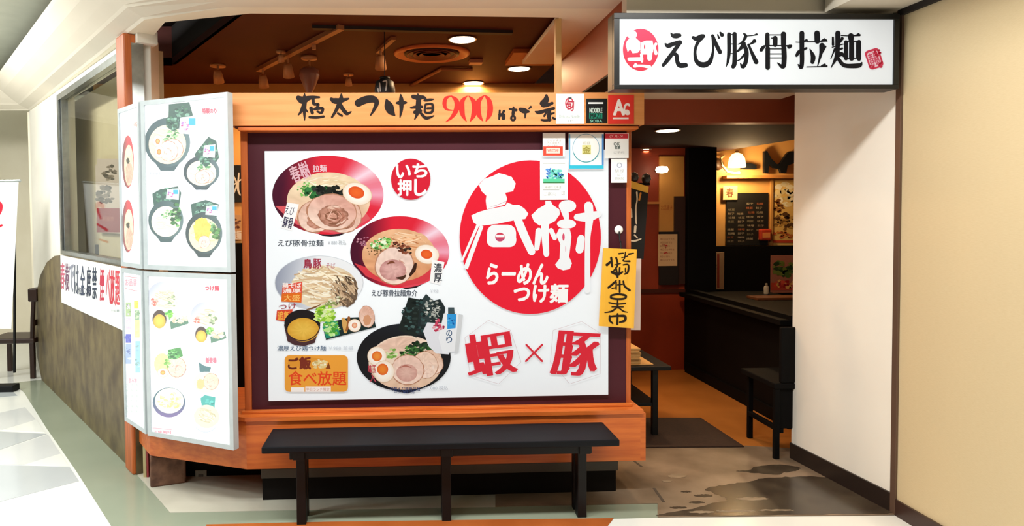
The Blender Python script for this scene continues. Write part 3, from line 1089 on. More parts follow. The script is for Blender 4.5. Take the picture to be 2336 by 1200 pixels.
p.ell(928, 850, 24, 20, lambda u, v: jitter(mix('#e0b6a8', '#d09c90', u * u + v * v), .03), 0, rings=3)
p.stroke([(912, 838, 1.5), (925, 834, 3), (938, 838, 1.5)], '#b0685a')
egg(p, 860, 812, 21, 21, 0, '#f0983a', .55)
egg(p, 876, 847, 23, 24, 0, '#ee8c30', .55, -3, -5)
p.poly([(965, 755), (975, 735), (1012, 738), (1040, 765), (1024, 808), (995, 806), (978, 790)], '#e4e6ee')
p.poly([(1012, 715), (1038, 710), (1048, 720), (1040, 800), (1010, 806), (1000, 770)], '#eef1f6')
p.poly([(1046, 716), (1056, 718), (1046, 802), (1036, 806)], '#d4d8dc')
p.poly([(1020, 716), (1041, 716), (1039, 748), (1020, 750)], '#2f9ae0')
p.poly([(1022, 701), (1036, 701), (1037, 716), (1022, 716)], '#3f5258')
bits(p, 1029, 732, 7, 12, ['#1f6ab4', '#56b4ea'], 14, 3, 51)
bits(p, 1000, 742, 13, 13, ['#c83a5a', '#a02048', '#dc6a84', '#e8a8b4'], 40, 4, 52)
p.text('家', 984, 700, 1004, 722, '#c4c8c0', .0, rot=10)
p.column('のり', 1018, 752, 1031, 782, '#3c5a80', .03)
p.text('味玉', 840, 832, 858, 850, '#c04050', .03)
p.column('入', 843, 852, 858, 872, '#b84858', .03)
p.text('特製えび豚骨拉麺', 890, 882, 958, 891, '#2c3a66', .02)
p.text('￥1,080 税込', 965, 880, 1022, 889, '#b4bcc8')
p.text('のり・味玉・肉', 900, 890, 945, 897, '#3a4878', .02)

# ---- round red badge
p.ell(937, 409, 45, 47, '#d91f38', seg=48)
p.text('い', 904, 376, 936, 406, '#ffffff', .05)
p.text('ち', 942, 374, 974, 404, '#ffffff', .05)
p.text('押', 908, 410, 938, 446, '#ffffff', .04)
p.text('し', 946, 410, 972, 446, '#ffffff', .05)

# ---- orange offer
p.rrect(650, 810, 794, 893, 10, '#f0a238')
p.ell(700, 826, 46, 12, '#e2962e', jit=.1)
p.text('ご', 658, 816, 681, 841, '#6b2410', .05)
p.text('飯', 684, 814, 709, 841, '#7c2a18', .07)
bits(p, 730, 830, 14, 11, ['#f4e4b0', '#fdf6de', '#e8cf8e'], 40, 5, 61)
p.poly([(743, 841), (750, 826), (755, 841)], '#8a4214')
p.text('食べ放題', 659, 846, 790, 878, '#e8461a', .022)
p.rect(664, 883, 695, 893, '#fdf4ee')
p.rect(697, 881, 755, 893, '#fdf0ea')
p.text('平日ランチ限定', 699, 884, 752, 891, '#c0705a')

# ---- big red disc with the shop's name brushed in white
LRED = '#ef1f38'
p.ell(1209, 541, 161, 175, LRED, seg=72)
p.frame(1020, 290, 3.333)
Wt = '#f8fbff'
p.poly([(240, 440), (280, 395), (345, 372), (390, 350), (440, 362), (490, 380), (520, 430), (500, 488), (440, 500), (380, 505), (300, 525), (262, 490)], Wt)
p.poly([(300, 500), (440, 500), (455, 545), (440, 590), (300, 625), (292, 560)], Wt)
p.poly([(182, 672), (240, 645), (320, 622), (440, 600), (455, 572), (500, 592), (545, 592), (585, 618), (616, 658), (592, 698), (510, 708), (380, 735), (240, 752), (200, 725)], Wt)
p.stroke([(455, 560, 3), (380, 592, 4), (330, 606, 2)], '#d8a8b8', cap=False)
p.stroke([(530, 690, 60), (570, 790, 64), (640, 945, 58)], Wt)
p.stroke([(232, 745, 22), (172, 880, 20), (112, 1015, 16)], Wt, cap=False)
p.stroke([(262, 750, 28), (205, 900, 32), (140, 1075, 34)], Wt, cap=False)
p.rrect(302, 742, 522, 912, 60, Wt)
p.rrect(300, 800, 524, 912, 50, Wt)
p.ell(400, 836, 36, 34, '#d6405a')
p.rrect(368, 818, 432, 838, 8, Wt)
p.stroke([(365, 845, 3), (400, 860, 14), (436, 848, 5)], '#b8507a', cap=False)
p.poly([(638, 670), (690, 620), (745, 590), (745, 560), (785, 560), (800, 592), (850, 625), (855, 662), (820, 712), (770, 740), (700, 748), (660, 720)], Wt)
p.stroke([(745, 690, 60), (742, 800, 58), (752, 965, 44)], Wt)
p.stroke([(695, 790, 50), (680, 920, 38)], Wt)
p.stroke([(788, 785, 36), (815, 842, 36)], Wt)
p.ell(912, 600, 66, 46, Wt)
p.stroke([(890, 630, 60), (905, 690, 40)], Wt)
p.ell(905, 736, 72, 36, Wt)
p.poly([(850, 770), (930, 775), (942, 830), (935, 900), (925, 985), (946, 1035), (930, 1078), (880, 1088), (838, 1072), (818, 1045), (852, 1000), (858, 890), (825, 820)], Wt)
p.ell(882, 835, 9, 28, '#e05070')
p.ell(898, 925, 4, 24, '#ecc0cc')
p.stroke([(985, 685, 50), (1070, 682, 72), (1150, 660, 46)], Wt)
p.stroke([(1072, 600, 68), (1078, 700, 60), (1066, 830, 42), (1064, 1000, 42), (1064, 1240, 42)], Wt)
p.stroke([(1016, 845, 54), (1004, 930, 62)], Wt)
p.frame()
p.text('らーめん', 1111, 602, 1250, 648, '#ffffff', .045, shear=.12)
p.text('つけ麺', 1172, 648, 1294, 690, '#ffffff', .045, shear=.05)
# ---- shrimp x pork
for hx, hy in ((1122, 805), (1311, 805)):
    hexa = [(hx - 8, hy - 75), (hx + 42, hy - 52), (hx + 66, hy + 20), (hx + 15, hy + 70), (hx - 50, hy + 50), (hx - 62, hy - 35)] if hx < 1200 else \
        [(hx - 50, hy - 52), (hx + 15, hy - 72), (hx + 58, hy - 45), (hx + 57, hy + 47), (hx - 12, hy + 70), (hx - 56, hy + 20)]
    for a, b in zip(hexa, hexa[1:] + hexa[:1]):
        p.stroke([(a[0], a[1], .9), (b[0], b[1], .9)], '#d9c6cc', n=1, cap=False)
p.text('蝦', 1064, 757, 1172, 856, '#e0263a', .0, spread=3.6, rot=-9)
p.text('豚', 1264, 755, 1362, 856, '#e0263a', .0, spread=4.2, rot=3, shear=.1)
p.stroke([(1200, 786, 4.5), (1236, 823, 4.5)], '#dd2a3c', n=1)
p.stroke([(1236, 786, 4.5), (1199, 823, 4.5)], '#dd2a3c', n=1)
pf = p.build('printed_face', P_SCREEN, poster)
tag(pf, 'ramen bowls, red disc logo and lettering')

# ================================================================== MENU LIGHT BOXES
def lightbox(label, group, c, draw):
    """c: four photo corners TL TR BR BL, with world positions of the left and right edges"""
    (al, ar, zb, zt) = c
    d = (ar - al)
    w = d.length
    d.normalize()
    n = Vector((d.y, -d.x, 0))
    if n.dot(EYE - al) < 0:
        n = -n
    t = thing('menu_lightbox', label, 'light box', (al.x, al.y, zb), group)
    th, fw = .035, .026

    def P(u, z, o=0.0):
        return al + d * u + Vector((0, 0, z - al.z)) + n * o
    prism('housing', [P(0, zb, -th), P(w, zb, -th), P(w, zt, -th), P(0, zt, -th)], n * (th - .006), FRAMEW, t)
    for (u0, u1, z0, z1) in ((0, fw, zb, zt), (w - fw, w, zb, zt), (fw, w - fw, zb, zb + fw), (fw, w - fw, zt - fw, zt)):
        prism('frame_bar', [P(u0, z0, -.006), P(u1, z0, -.006), P(u1, z1, -.006), P(u0, z1, -.006)], n * .012, FRAMEW, t)
    prism('diffuser', [P(fw, zb + fw, -.006), P(w - fw, zb + fw, -.006), P(w - fw, zt - fw, -.006), P(fw, zt - fw, -.006)], n * .004,
          mat('lit_menu_diffuser', '#b4b8ba', .4, '#b2b6b8', 3, emitcol='#fbfdff', emit=.80, spec=.2), t)
    p = Print(al - n * .002, n, lift=.0004, step=.000012)
    p.wash = .10
    draw(p)
    pf = p.build('printed_face', P_MENU, t)
    tag(pf, 'printed dishes and captions')
    return t


YR_ = 3.74
BR = at(532, 1027, YR_)
TR = at(523, 210, YR_)
zb_, zt_ = BR.z, TR.z
TRx = (BR.x + TR.x) / 2
ar = Vector((TRx, YR_, 0))
hl = (1001 - 243) / (1027 - 210)
YL_ = YR_ / hl
al = Vector((X_(330, YL_), YL_, 0))
zm_ = onp(530, 624, ar, Vector((ar - al).cross(Vector((0, 0, 1)))).normalized()).z
YS_ = YL_ * (1001 - 243) / (968 - 264)
asd = Vector((X_(278, YS_), YS_, 0))

GREY = '#c4ccd6'


def cap(p, x, y, w, n=2, c=GREY, txt='えび豚骨拉麺の説明文'):
    for i in range(n):
        p.text(txt, x, y + i * 9, x + w * (1 - .2 * (i % 2)), y + i * 9 + 6, c)


def nori(p, pts, seed):
    p.poly(pts, '#2f5a50')
    xs = [a for a, _ in pts]
    ys_ = [b for _, b in pts]
    cx, cy = sum(xs) / len(xs), sum(ys_) / len(ys_)
    bits(p, cx, cy, (max(xs) - min(xs)) * .36, (max(ys_) - min(ys_)) * .36, ['#3f7a5c', '#1f4a44', '#5c8f7a', '#7fae9c', '#2a5a4a'], 50, 5, seed)


def dish(p, cx, cy, rx, ry, rim, soup, seed, egg_=True, greens=True, pork=True, noodle=None):
    p.poly([(cx - rx * .8, cy + ry * .5), (cx - rx * .3, cy + ry * 1.15), (cx + rx * .3, cy + ry * 1.15), (cx + rx * .8, cy + ry * .5)], rim)
    p.ell(cx, cy, rx, ry, lambda u, v: mix(rim, mix(rim, '#9ab4b4', .5), (u * .6 + .2)), rings=3)
    p.ell(cx, cy + ry * .08, rx * .82, ry * .8, lambda u, v: jitter(soup, .03), rings=4)
    if noodle:
        noodles(p, cx, cy, rx * .75, ry * .75, noodle, 50, max(1.2, rx * .035), 10, seed)
    if greens:
        bits(p, cx + rx * .15, cy - ry * .3, rx * .4, ry * .22, ['#6aa870', '#3f8a54', '#9ccc98'], 26, rx * .1, seed + 1, -15)
    if pork:
        meat(p, cx + rx * .22, cy + ry * .28, rx * .46, ry * .42, 0, seed + 2, '#f2dcd4', '#e0b8ae', False)
        meat(p, cx + rx * .05, cy + ry * .35, rx * .4, ry * .4, 0, seed + 3, '#f6e4dc', '#e0b8ae', False)
    if egg_:
        egg(p, cx - rx * .42, cy - ry * .05, rx * .2, ry * .24, 0, '#f4c07a', .5)
        egg(p, cx - rx * .36, cy + ry * .38, rx * .2, ry * .24, 0, '#f2b468', .5)


def packet(p, x, y, w, h):
    p.poly([(x, y), (x + w, y - h * .1), (x + w * .95, y + h), (x - w * .1, y + h * .9)], '#e6eef4')
    p.rect(x + w * .5, y + h * .05, x + w * .9, y + h * .45, '#38b0d8')
    bits(p, x + w * .3, y + h * .45, w * .25, h * .25, ['#c85aa0', '#e0a0cc', '#a87ac0'], 16, w * .08, 5)


def draw_upper(p):
    nori(p, [(385, 238), (432, 233), (440, 262), (436, 290), (408, 300), (384, 275)], 71)
    dish(p, 382, 325, 52, 56, '#3c5a60', '#f2e2c4', 72, noodle=['#f6ecd4', '#ecdcba'])
    nori(p, [(378, 270), (400, 258), (412, 290), (396, 300), (380, 290)], 73)
    packet(p, 412, 268, 38, 40)
    p.text('特製のり', 462, 247, 494, 259, '#e8536a', .05)
    p.text('家系豚骨らーめん', 341, 392, 396, 400, '#9aa2ac')
    cap(p, 341, 404, 50, 2)
    nori(p, [(444, 352), (476, 312), (494, 322), (500, 360), (488, 380), (450, 372)], 74)
    dish(p, 460, 392, 41, 36, '#2f464e', '#f0e6ce', 75, egg_=False, noodle=['#f8f0de', '#ece0c6'])
    nori(p, [(450, 360), (466, 350), (480, 372), (470, 382)], 76)
    packet(p, 466, 332, 26, 28)
    cap(p, 422, 432, 42, 3)
    nori(p, [(348, 442), (366, 432), (406, 425), (414, 440), (408, 478), (352, 474)], 77)
    dish(p, 379, 502, 40, 44, '#3c5a5c', '#f2ead4', 78, egg_=False, pork=False, noodle=['#faf4e4', '#efe4c8', '#f4ecd0'])
    bits(p, 402, 490, 10, 26, ['#3f7a44', '#66a860', '#28553a'], 30, 7, 79)
    packet(p, 382, 432, 28, 24)
    cap(p, 342, 556, 48, 3)
    nori(p, [(436, 466), (470, 456), (500, 466), (494, 500), (440, 502)], 80)
    dish(p, 466, 532, 42, 48, '#2c4446', '#f0e4bc', 81, egg_=False, pork=False, noodle=['#f6e8b0', '#eeda8c', '#f8f0d0'])
    p.ell(462, 525, 20, 28, lambda u, v: jitter('#f2cc58', .05), rings=3, jit=.1)
    bits(p, 492, 530, 8, 18, ['#3c6a3a', '#5a9450'], 22, 6, 82)
    meat(p, 467, 552, 13, 14, 0, 83, '#eed0cc', '#d8a8a4', False)
    packet(p, 472, 470, 26, 22)
    cap(p, 408, 578, 40, 3)


def draw_lower(p):
    p.text('つけ麺', 468, 652, 500, 663, '#e8405a', .06)
    for (cx, cy, k, sd) in ((374, 678, 1.0, 91), (468, 720, .86, 92)):
        p.ell(cx, cy, 38 * k, 36 * k, lambda u, v: mix('#eceef4', '#b4bccc', (-u - v) * .6), rings=3)
        p.ell(cx + 6 * k, cy + 4 * k, 30 * k, 28 * k, '#efe8d8', jit=.05)
        noodles(p, cx + 6 * k, cy + 4 * k, 29 * k, 27 * k, ['#f6f0e0', '#e4dcc6', '#d4ccb0'], 60, 1.6, 10, sd)
        bits(p, cx + 18 * k, cy + 10 * k, 12 * k, 14 * k, ['#9cb88c', '#c8d4b0', '#7a9070'], 20, 4, sd + 1)
        bits(p, cx - 22 * k, cy + 12 * k, 8 * k, 9 * k, ['#e87a6a', '#f4b4a8'], 16, 4, sd + 2)
        p.ell(cx - 10 * k, cy + 50 * k, 16 * k, 21 * k, '#4a3a34')
        p.ell(cx - 10 * k, cy + 55 * k, 14 * k, 16 * k, lambda u, v: mix('#f2d45c', '#e0b440', u * u + v * v), rings=2)
        bits(p, cx + 12 * k, cy + 40 * k, 9 * k, 10 * k, ['#8cd85c', '#5ab450', '#b8ec90'], 24, 5, sd + 3)
        p.poly([(cx + 14 * k, cy + 56 * k), (cx + 52 * k, cy + 42 * k), (cx + 57 * k, cy + 60 * k), (cx + 16 * k, cy + 73 * k)], '#5c8a74')
        bits(p, cx + 34 * k, cy + 50 * k, 18 * k, 9 * k, ['#f4e4d0', '#e8d0b4', '#fbf4e8'], 30, 6, sd + 4)
    cap(p, 350, 768, 80, 2)
    cap(p, 446, 792, 70, 3)
    p.ell(390, 834, 35, 32, '#f4ecd8', jit=.03)
    p.ell(370, 830, 18, 24, lambda u, v: jitter('#efe0a4', .05), rings=3)
    meat(p, 404, 838, 20, 22, 0, 95, '#f2e0cc', '#e4c4ac', False)
    egg(p, 372, 850, 12, 10, 0, '#f2cc70')
    p.poly([(383, 798), (412, 792), (418, 812), (400, 820), (384, 818)], '#4f9a54')
    bits(p, 398, 808, 14, 10, ['#6fc06a', '#3a7a48', '#8cd888'], 26, 5, 96)
    bits(p, 382, 828, 6, 10, ['#7cc05a', '#a8dc88'], 14, 4, 97)
    cap(p, 348, 872, 46, 2)
    p.text('新登場', 470, 816, 494, 828, '#f07a90', .06)
    p.poly([(454, 826), (466, 834), (482, 838), (478, 850), (456, 848)], '#4a7a80')
    p.ell(471, 872, 29, 24, '#f2e8d6', jit=.03)
    meat(p, 482, 870, 17, 18, 0, 98, '#f4d8c0', '#e8bc9c', False)
    p.ell(458, 876, 9, 12, '#e8cc90', jit=.1)
    cap(p, 438, 898, 30, 1)
    p.ell(386, 918, 37, 34, lambda u, v: mix('#3c6a78', '#7a6aa0', v * .8 + .3), rings=3)
    p.ell(387, 914, 33, 29, lambda u, v: jitter('#f4f2e0', .03), rings=3)
    bits(p, 388, 914, 26, 20, ['#f6f0d0', '#d8ece8', '#f4e49c', '#eef6ec', '#f0e8b4'], 60, 6, 99)
    cap(p, 348, 956, 50, 3, '#c0dce4')
    p.stroke([(349, 976, 1.2), (392, 980, 1.2)], '#e08a98', n=1)
    p.text('大盛無料', 350, 982, 392, 990, '#e86a80', .02)
    p.poly([(458, 908), (468, 901), (492, 906), (490, 930), (480, 938), (462, 932)], '#3cb0a8')
    bits(p, 476, 920, 12, 12, ['#5cc8c0', '#2f9a94'], 16, 5, 100)
    p.ell(472, 950, 29, 26, '#eae6cc', jit=.03)
    noodles(p, 472, 950, 26, 22, ['#f8f4e2', '#dcd6b8', '#cfcaa4', '#f2ecd0'], 44, 2.2, 30, 101)
    p.ring(470, 956, 30, 30, 1.2, '#b8c8e0', a0=40, a1=140)
    cap(p, 446, 992, 36, 2)


def draw_side_upper(p):
    p.text('辛', 305, 278, 318, 290, '#f09a8a', .04)
    for cy, sd in ((369, 111), (516, 112)):
        h = 60
        p.ell(292, cy, 13.5, h, lambda u, v: mix('#e8404a', '#5a4a44', (-u + .1) * .9 + (.5 if v > .8 else 0)), rings=4)
        p.ell(294, cy + 8, 10.5, h * .78, lambda u, v: jitter(mix('#f4e2ba', '#e4bea4', v), .05), rings=4)
        p.ell(295, cy + 26, 8, h * .4, lambda u, v: jitter('#d8b49c', .07), rings=3, jit=.1)
        p.ell(292, cy - 2, 4, 7, '#3a3a26', jit=.2)
        p.ell(294, cy - 22, 6, 10, '#f6ecc4')
    cap(p, 304, 430, 12, 3)
    cap(p, 306, 580, 11, 3)


def draw_side_lower(p):
    p.stroke([(285, 630, 1.5), (313, 634, 1.5)], '#e48a94', n=1)
    p.text('お品書', 286, 636, 312, 652, '#e890a0', .02)
    p.stroke([(285, 658, 1.5), (313, 664, 1.5)], '#e48a94', n=1)
    for x0, y0, x1, y1, cs in ((287, 690, 299, 722, ['#a8c48c', '#d8d0e0', '#7a9a70']), (306, 686, 316, 704, ['#f4ec5c', '#e8dc3c']),
                               (287, 724, 299, 752, ['#e4c8e0', '#efe0f0']), (308, 708, 318, 730, ['#8cb08a', '#c4d8b4']),
                               (287, 762, 299, 782, ['#4a54c0', '#6a74d0']), (308, 730, 319, 770, ['#efec9c', '#dce8a0']),
                               (287, 784, 300, 830, ['#9cb4d8', '#6a80b8', '#c8d4e8']), (309, 778, 320, 850, ['#98ccec', '#b8e0f0', '#8ab4b0'])):
        p.rect(x0, y0, x1, y1, cs[0])
        bits(p, (x0 + x1) / 2, (y0 + y1) / 2, (x1 - x0) * .42, (y1 - y0) * .42, cs, 14, 4, int(x0 + y0))
    p.text('飲み物', 294, 862, 312, 874, '#e09aa8', .02)
    for y in (876, 900, 924):
        for x in (288, 298, 309):
            p.column('酒水', x, y, x + 6, y + 20, '#a8c0ac')


GB = 'menu light boxes on the booth corner'
zg = .006
lightbox('tall upper backlit menu with four noodle bowls beside the large poster', GB, (al, ar, zm_ + zg, zt_), draw_upper)
lightbox('tall lower backlit menu with dipping noodles beside the large poster', GB, (al, ar, zb_, zm_ - zg), draw_lower)
gap = (al - asd).normalized() * .03
lightbox('narrow upper backlit menu with two red bowls on the booth corner', GB, (asd, al - gap, zm_ + zg, zt_), draw_side_upper)
lightbox('narrow lower backlit menu with drinks pictures on the booth corner', GB, (asd, al - gap, zb_, zm_ - zg), draw_side_lower)

# ================================================================== BENCH
yb0, yb1 = 3.50, 3.81
ztp = .445
bench = thing('bench', 'long black wooden bench in front of the booth', 'bench', (X_(1010, 3.65, 1100), 3.65, 0))
fl_, fr_ = onz(596, 1031, ztp - .0), onz(1414, 1011, ztp - .0)
bxa, bxb = X_(596, yb0, 1025), X_(1414, yb0, 1015)
box('seat', bxa, bxb, yb0, yb1, ztp - .035, ztp, BLACKSEAT, bench, .006)
lx = [X_(a, 3.64, 1180) for a in (690, 1018, 1324)]
for x in lx:
    lg = box('leg', x - .024, x + .024, 3.60, 3.66, 0, ztp - .08, BLACK, bench, .004)
box('rail', bxa + .13, bxb - .13, 3.55, 3.58, ztp - .085, ztp - .035, BLACK, bench, .004)
box('rail', bxa + .13, bxb - .13, 3.72, 3.75, ztp - .085, ztp - .035, BLACK, bench, .004)
for x in lx:
    box('cross_bar', x - .03, x + .03, 3.54, 3.76, ztp - .085, ztp - .04, BLACK, bench, .003)
    box('leg', x - .022, x + .022, 3.70, 3.745, 0, ztp - .08, BLACK, bench, .004)

# ================================================================== SHOP SIGN
ysn = 3.50
gx0, gx1 = X_(1401, ysn, 115), XR - .05
gz0, gz1 = Z_(203, ysn, 1700), Z_(30, ysn, 1700)
gz1 = min(gz1, ZS - .006)
sign = thing('shop_sign', 'white illuminated shop sign in a black frame over the entrance', 'sign', ((gx0 + gx1) / 2, ysn, gz0))
SF = mat('black_sign_frame', '#0e1013', .35)
fw = .028
box('housing', gx0, gx1, ysn + .03, ysn + .11, gz0, gz1, SF, sign)
for nm, a in (('frame_bar', (gx0, gx1, gz1 - fw, gz1)), ('frame_bar', (gx0, gx1, gz0, gz0 + fw * .8)),
              ('frame_bar', (gx0, gx0 + fw, gz0 + fw * .8, gz1 - fw)), ('frame_bar', (gx1 - fw, gx1, gz0 + fw * .8, gz1 - fw))):
    box(nm, a[0], a[1], ysn, ysn + .03, a[2], a[3], SF, sign, .002)
box('diffuser', gx0 + fw, gx1 - fw, ysn + .008, ysn + .03, gz0 + fw * .8, gz1 - fw, mat('lit_sign_acrylic', '#a8aeb2', .4, '#a6acb0', 3, emitcol='#f3f7fb', emit=.5, spec=.2), sign, 0)
p = Print((0, ysn + .008, 0), (0, -1, 0), lift=.0004, step=.00003)
p.frame(1410, 50, 7.535)
SR = '#e33a55'
p.ell(388, 480, 306, 362, lambda u, v: mix('#e5466a', '#dd3a50', v * .7 + .5), seg=60, rings=3)
Wt = '#fbfdff'
p.ell(240, 220, 85, 75, Wt)
p.poly([(150, 330), (200, 280), (300, 270), (385, 350), (380, 480), (340, 530), (250, 540), (205, 470), (165, 520), (130, 400)], Wt)
p.poly([(400, 350), (480, 320), (590, 320), (610, 420), (600, 520), (560, 560), (420, 560), (380, 520)], Wt)
p.stroke([(545, 540, 90), (540, 630, 80)], Wt)
p.stroke([(650, 380, 50), (625, 430, 40), (650, 540, 60)], Wt)
p.stroke([(190, 640, 60), (400, 640, 70)], Wt)
p.stroke([(400, 560, 50), (410, 680, 40)], Wt)
p.stroke([(280, 760, 50), (400, 755, 40), (540, 775, 60)], Wt)
p.ell(300, 745, 25, 40, Wt)
p.ell(455, 430, 12, 40, SR)
BK = '#0c1019'
p.wk, p.wmin = 1.15, 17
p.strokes(BK, [
    [(905, 192, 16), (940, 235, 60), (1000, 240, 76), (1055, 232, 60)],
    [(812, 380, 30), (860, 410, 70), (960, 375, 60), (1060, 355, 74)],
    [(1060, 360, 60), (960, 500, 60), (860, 640, 66), (775, 745, 50)],
    [(930, 545, 50), (1000, 570, 60), (1015, 680, 60), (1060, 745, 76), (1160, 745, 70)],
    [(1290, 270, 50), (1340, 290, 64), (1420, 255, 70), (1465, 245, 60)],
    [(1440, 270, 60), (1360, 370, 50), (1320, 520, 46), (1350, 680, 64), (1460, 740, 84), (1570, 690, 70), (1625, 540, 40), (1630, 380, 36), (1622, 235, 40)],
    [(1622, 240, 50), (1680, 380, 60), (1750, 520, 62)],
    [(1710, 220, 20), (1732, 275, 30)], [(1755, 185, 30), (1785, 225, 60)],
    # pork character
    [(1905, 215, 60), (1905, 500, 56), (1885, 680, 40), (1855, 770, 8)],
    [(2000, 210, 66), (2002, 450, 62), (2000, 700, 70), (1975, 770, 60)],
    [(1930, 380, 12), (1985, 380, 12)], [(1930, 545, 12), (1985, 545, 12)], [(1900, 220, 12), (1990, 215, 12)],
    [(2060, 385, 14), (2130, 350, 30), (2190, 250, 50), (2160, 205, 26)],
    [(2160, 370, 60), (2110, 450, 50), (2045, 510, 24)],
    [(2165, 400, 60), (2205, 520, 66), (2190, 690, 64), (2140, 770, 60), (2100, 715, 16)],
    [(2170, 560, 40), (2100, 640, 24), (2045, 670, 14)],
    [(2180, 245, 8), (2300, 235, 12), (2380, 215, 30)],
    [(2340, 330, 60), (2290, 370, 30), (2220, 400, 14)],
    [(2240, 390, 30), (2300, 540, 50), (2370, 690, 70)],
])
p.frame(1700, 50, 7.079)
p.strokes(BK, [
    # bone
    [(355, 205, 60), (355, 380, 66)], [(615, 200, 76), (615, 390, 70)], [(350, 210, 12), (600, 210, 14)],
    [(480, 265, 70), (480, 370, 66)], [(420, 262, 14), (480, 262, 14)],
    [(255, 455, 50), (290, 410, 46), (350, 385, 20), (640, 385, 16), (700, 400, 60), (735, 390, 40)],
    [(360, 430, 66), (360, 740, 66)], [(620, 425, 72), (625, 600, 72), (605, 725, 62), (520, 665, 18)],
    [(360, 437, 12), (620, 437, 12)], [(390, 518, 10), (590, 518, 10)], [(390, 582, 10), (590, 582, 10)],
    # pull
    [(910, 185, 70), (910, 450, 66), (912, 640, 62), (895, 735, 56), (850, 690, 16)],
    [(810, 328, 6), (900, 328, 8), (985, 300, 40)], [(825, 545, 40), (870, 480, 50), (985, 425, 30)],
    [(1155, 185, 80), (1160, 310, 80)], [(990, 322, 8), (1220, 318, 10), (1290, 300, 40), (1315, 315, 16)], [(1230, 310, 30), (1275, 280, 30)],
    [(1040, 440, 14), (1090, 560, 66), (1080, 650, 56)],
    [(1235, 385, 80), (1215, 520, 46), (1165, 710, 14)], [(1290, 400, 30), (1240, 480, 40)],
    [(985, 728, 10), (1220, 722, 10), (1310, 715, 28)], [(1230, 710, 24), (1280, 690, 30)],
    # noodles
    [(1490, 185, 76), (1485, 400, 66), (1470, 560, 60), (1380, 740, 8)],
    [(1410, 255, 30), (1412, 370, 36)], [(1560, 270, 46), (1520, 340, 24)],
    [(1395, 412, 10), (1580, 360, 12)], [(1440, 440, 30), (1375, 600, 8)], [(1530, 440, 30), (1560, 430, 30)],
    [(1500, 540, 60), (1550, 520, 60), (1590, 560, 30)],
    [(1500, 600, 50), (1560, 680, 56), (1640, 712, 60), (1830, 705, 64), (1875, 660, 20)],
    [(1540, 222, 10), (1700, 228, 14), (1840, 215, 34)], [(1800, 210, 24), (1825, 195, 24)],
    [(1700, 235, 90), (1705, 330, 60)],
    [(1620, 330, 56), (1620, 590, 60)], [(1830, 325, 60), (1830, 600, 60)], [(1620, 318, 14), (1830, 315, 20)],
    [(1710, 330, 70), (1710, 590, 74)], [(1790, 330, 10), (1790, 590, 12)], [(1620, 590, 14), (1830, 590, 14)],
])
p.frame()
p.rrect(1976, 112, 2010, 157, 8, '#d23a55', rot=-18)
p.rrect(1980, 117, 2006, 153, 6, '#f0c4cc', rot=-18)
p.text('春樹', 1981, 120, 2004, 150, '#d0506a', .02, rot=-18)
bits(p, 1999, 120, 7, 7, ['#b81f38', '#d23a55'], 10, 5, 121)
bits(p, 2008, 146, 4, 7, ['#b81f38', '#d23a55'], 8, 4, 122)
bits(p, 1988, 154, 6, 5, ['#c22a44', '#d23a55'], 8, 4, 123)
pf = p.build('printed_face', P_SIGN, sign)
tag(pf, 'black brush lettering with red seals')

# ================================================================== STICKERS AND PLAQUES ON THE BOOTH
def sticker(label, Y, x0, y0, x1, y1, base, draw, name='sticker', cat='sticker', th=.0025, rough=.4, rot=0):
    a, b = at(x0, y1, Y), at(x1, y0, Y)
    t = thing(name, label, cat, ((a.x + b.x) / 2, Y, a.z))
    box('sheet', a.x, b.x, Y - th, Y, a.z, b.z, base, t, .0008)
    p = Print((0, Y - th, 0), (0, -1, 0), lift=.0003, step=.00003)
    draw(p)
    p.build('print', P_INK, t)
    return t


PAPER = mat('white_sticker_paper', '#eff1f2', .45, '#eceef0', 3)
BLKS = mat('black_sticker_film', '#111314', .35)
REDS = mat('red_sticker_film', '#e5362c', .4, '#e0322a', 3)


def d_a(p):
    p.ring(1299, 236, 10, 14, 3, '#c83a50', 24)
    p.column('旬', 1291, 226, 1309, 254, '#b83048', .03)
    p.rect(1297, 222, 1304, 226, '#3c4648')
    p.text('Delicious Noodle', 1276, 262, 1322, 269, '#9fb4b0')
    p.text('JP', 1294, 273, 1308, 279, '#b4bcc0')


def d_b(p):
    p.rect(1342, 233, 1376, 237, '#f2f4f4')
    p.text('NOODLE', 1345, 246, 1374, 257, '#d8e8e0', .04)
    p.rect(1344, 258, 1374, 271, '#1f8a70')
    p.text('MAZE', 1347, 259, 1372, 270, '#0e2a24', .05)
    p.text('SOBA', 1346, 273, 1374, 279, '#8ad0bc', .02)


def d_c(p):
    p.text('A', 1400, 228, 1424, 262, '#fff4f0', .06)
    p.text('C', 1423, 236, 1436, 262, '#fff0ec', .05)
    p.rect(1398, 268, 1434, 272, '#fbeae6')
    p.ell(1430, 256, 6, 6, '#fff0ec')


YB = YF - .0004
sticker('white square sticker with a small red seal on the top board', YB, 1268, 214, 1332, 283, PAPER, d_a)
sticker('black square sticker with green lettering on the top board', YB, 1337, 225, 1385, 281, BLKS, d_b)
sticker('red square sticker with white letters on the top board', YB, 1387, 217, 1446, 283, REDS, d_c)
YST = ys - .0135


def d_d(p):
    for k in range(3):
        p.text('さんま焼き', 1248, 318 + k * 6, 1280 - 4 * k, 323 + k * 6, '#a89890')
    p.rect(1239, 334, 1284, 355, '#d84a38')
    p.rect(1246, 337, 1277, 350, '#f8dcd4')
    p.text('WELCOME', 1249, 340, 1274, 347, '#d06a5a', .02)


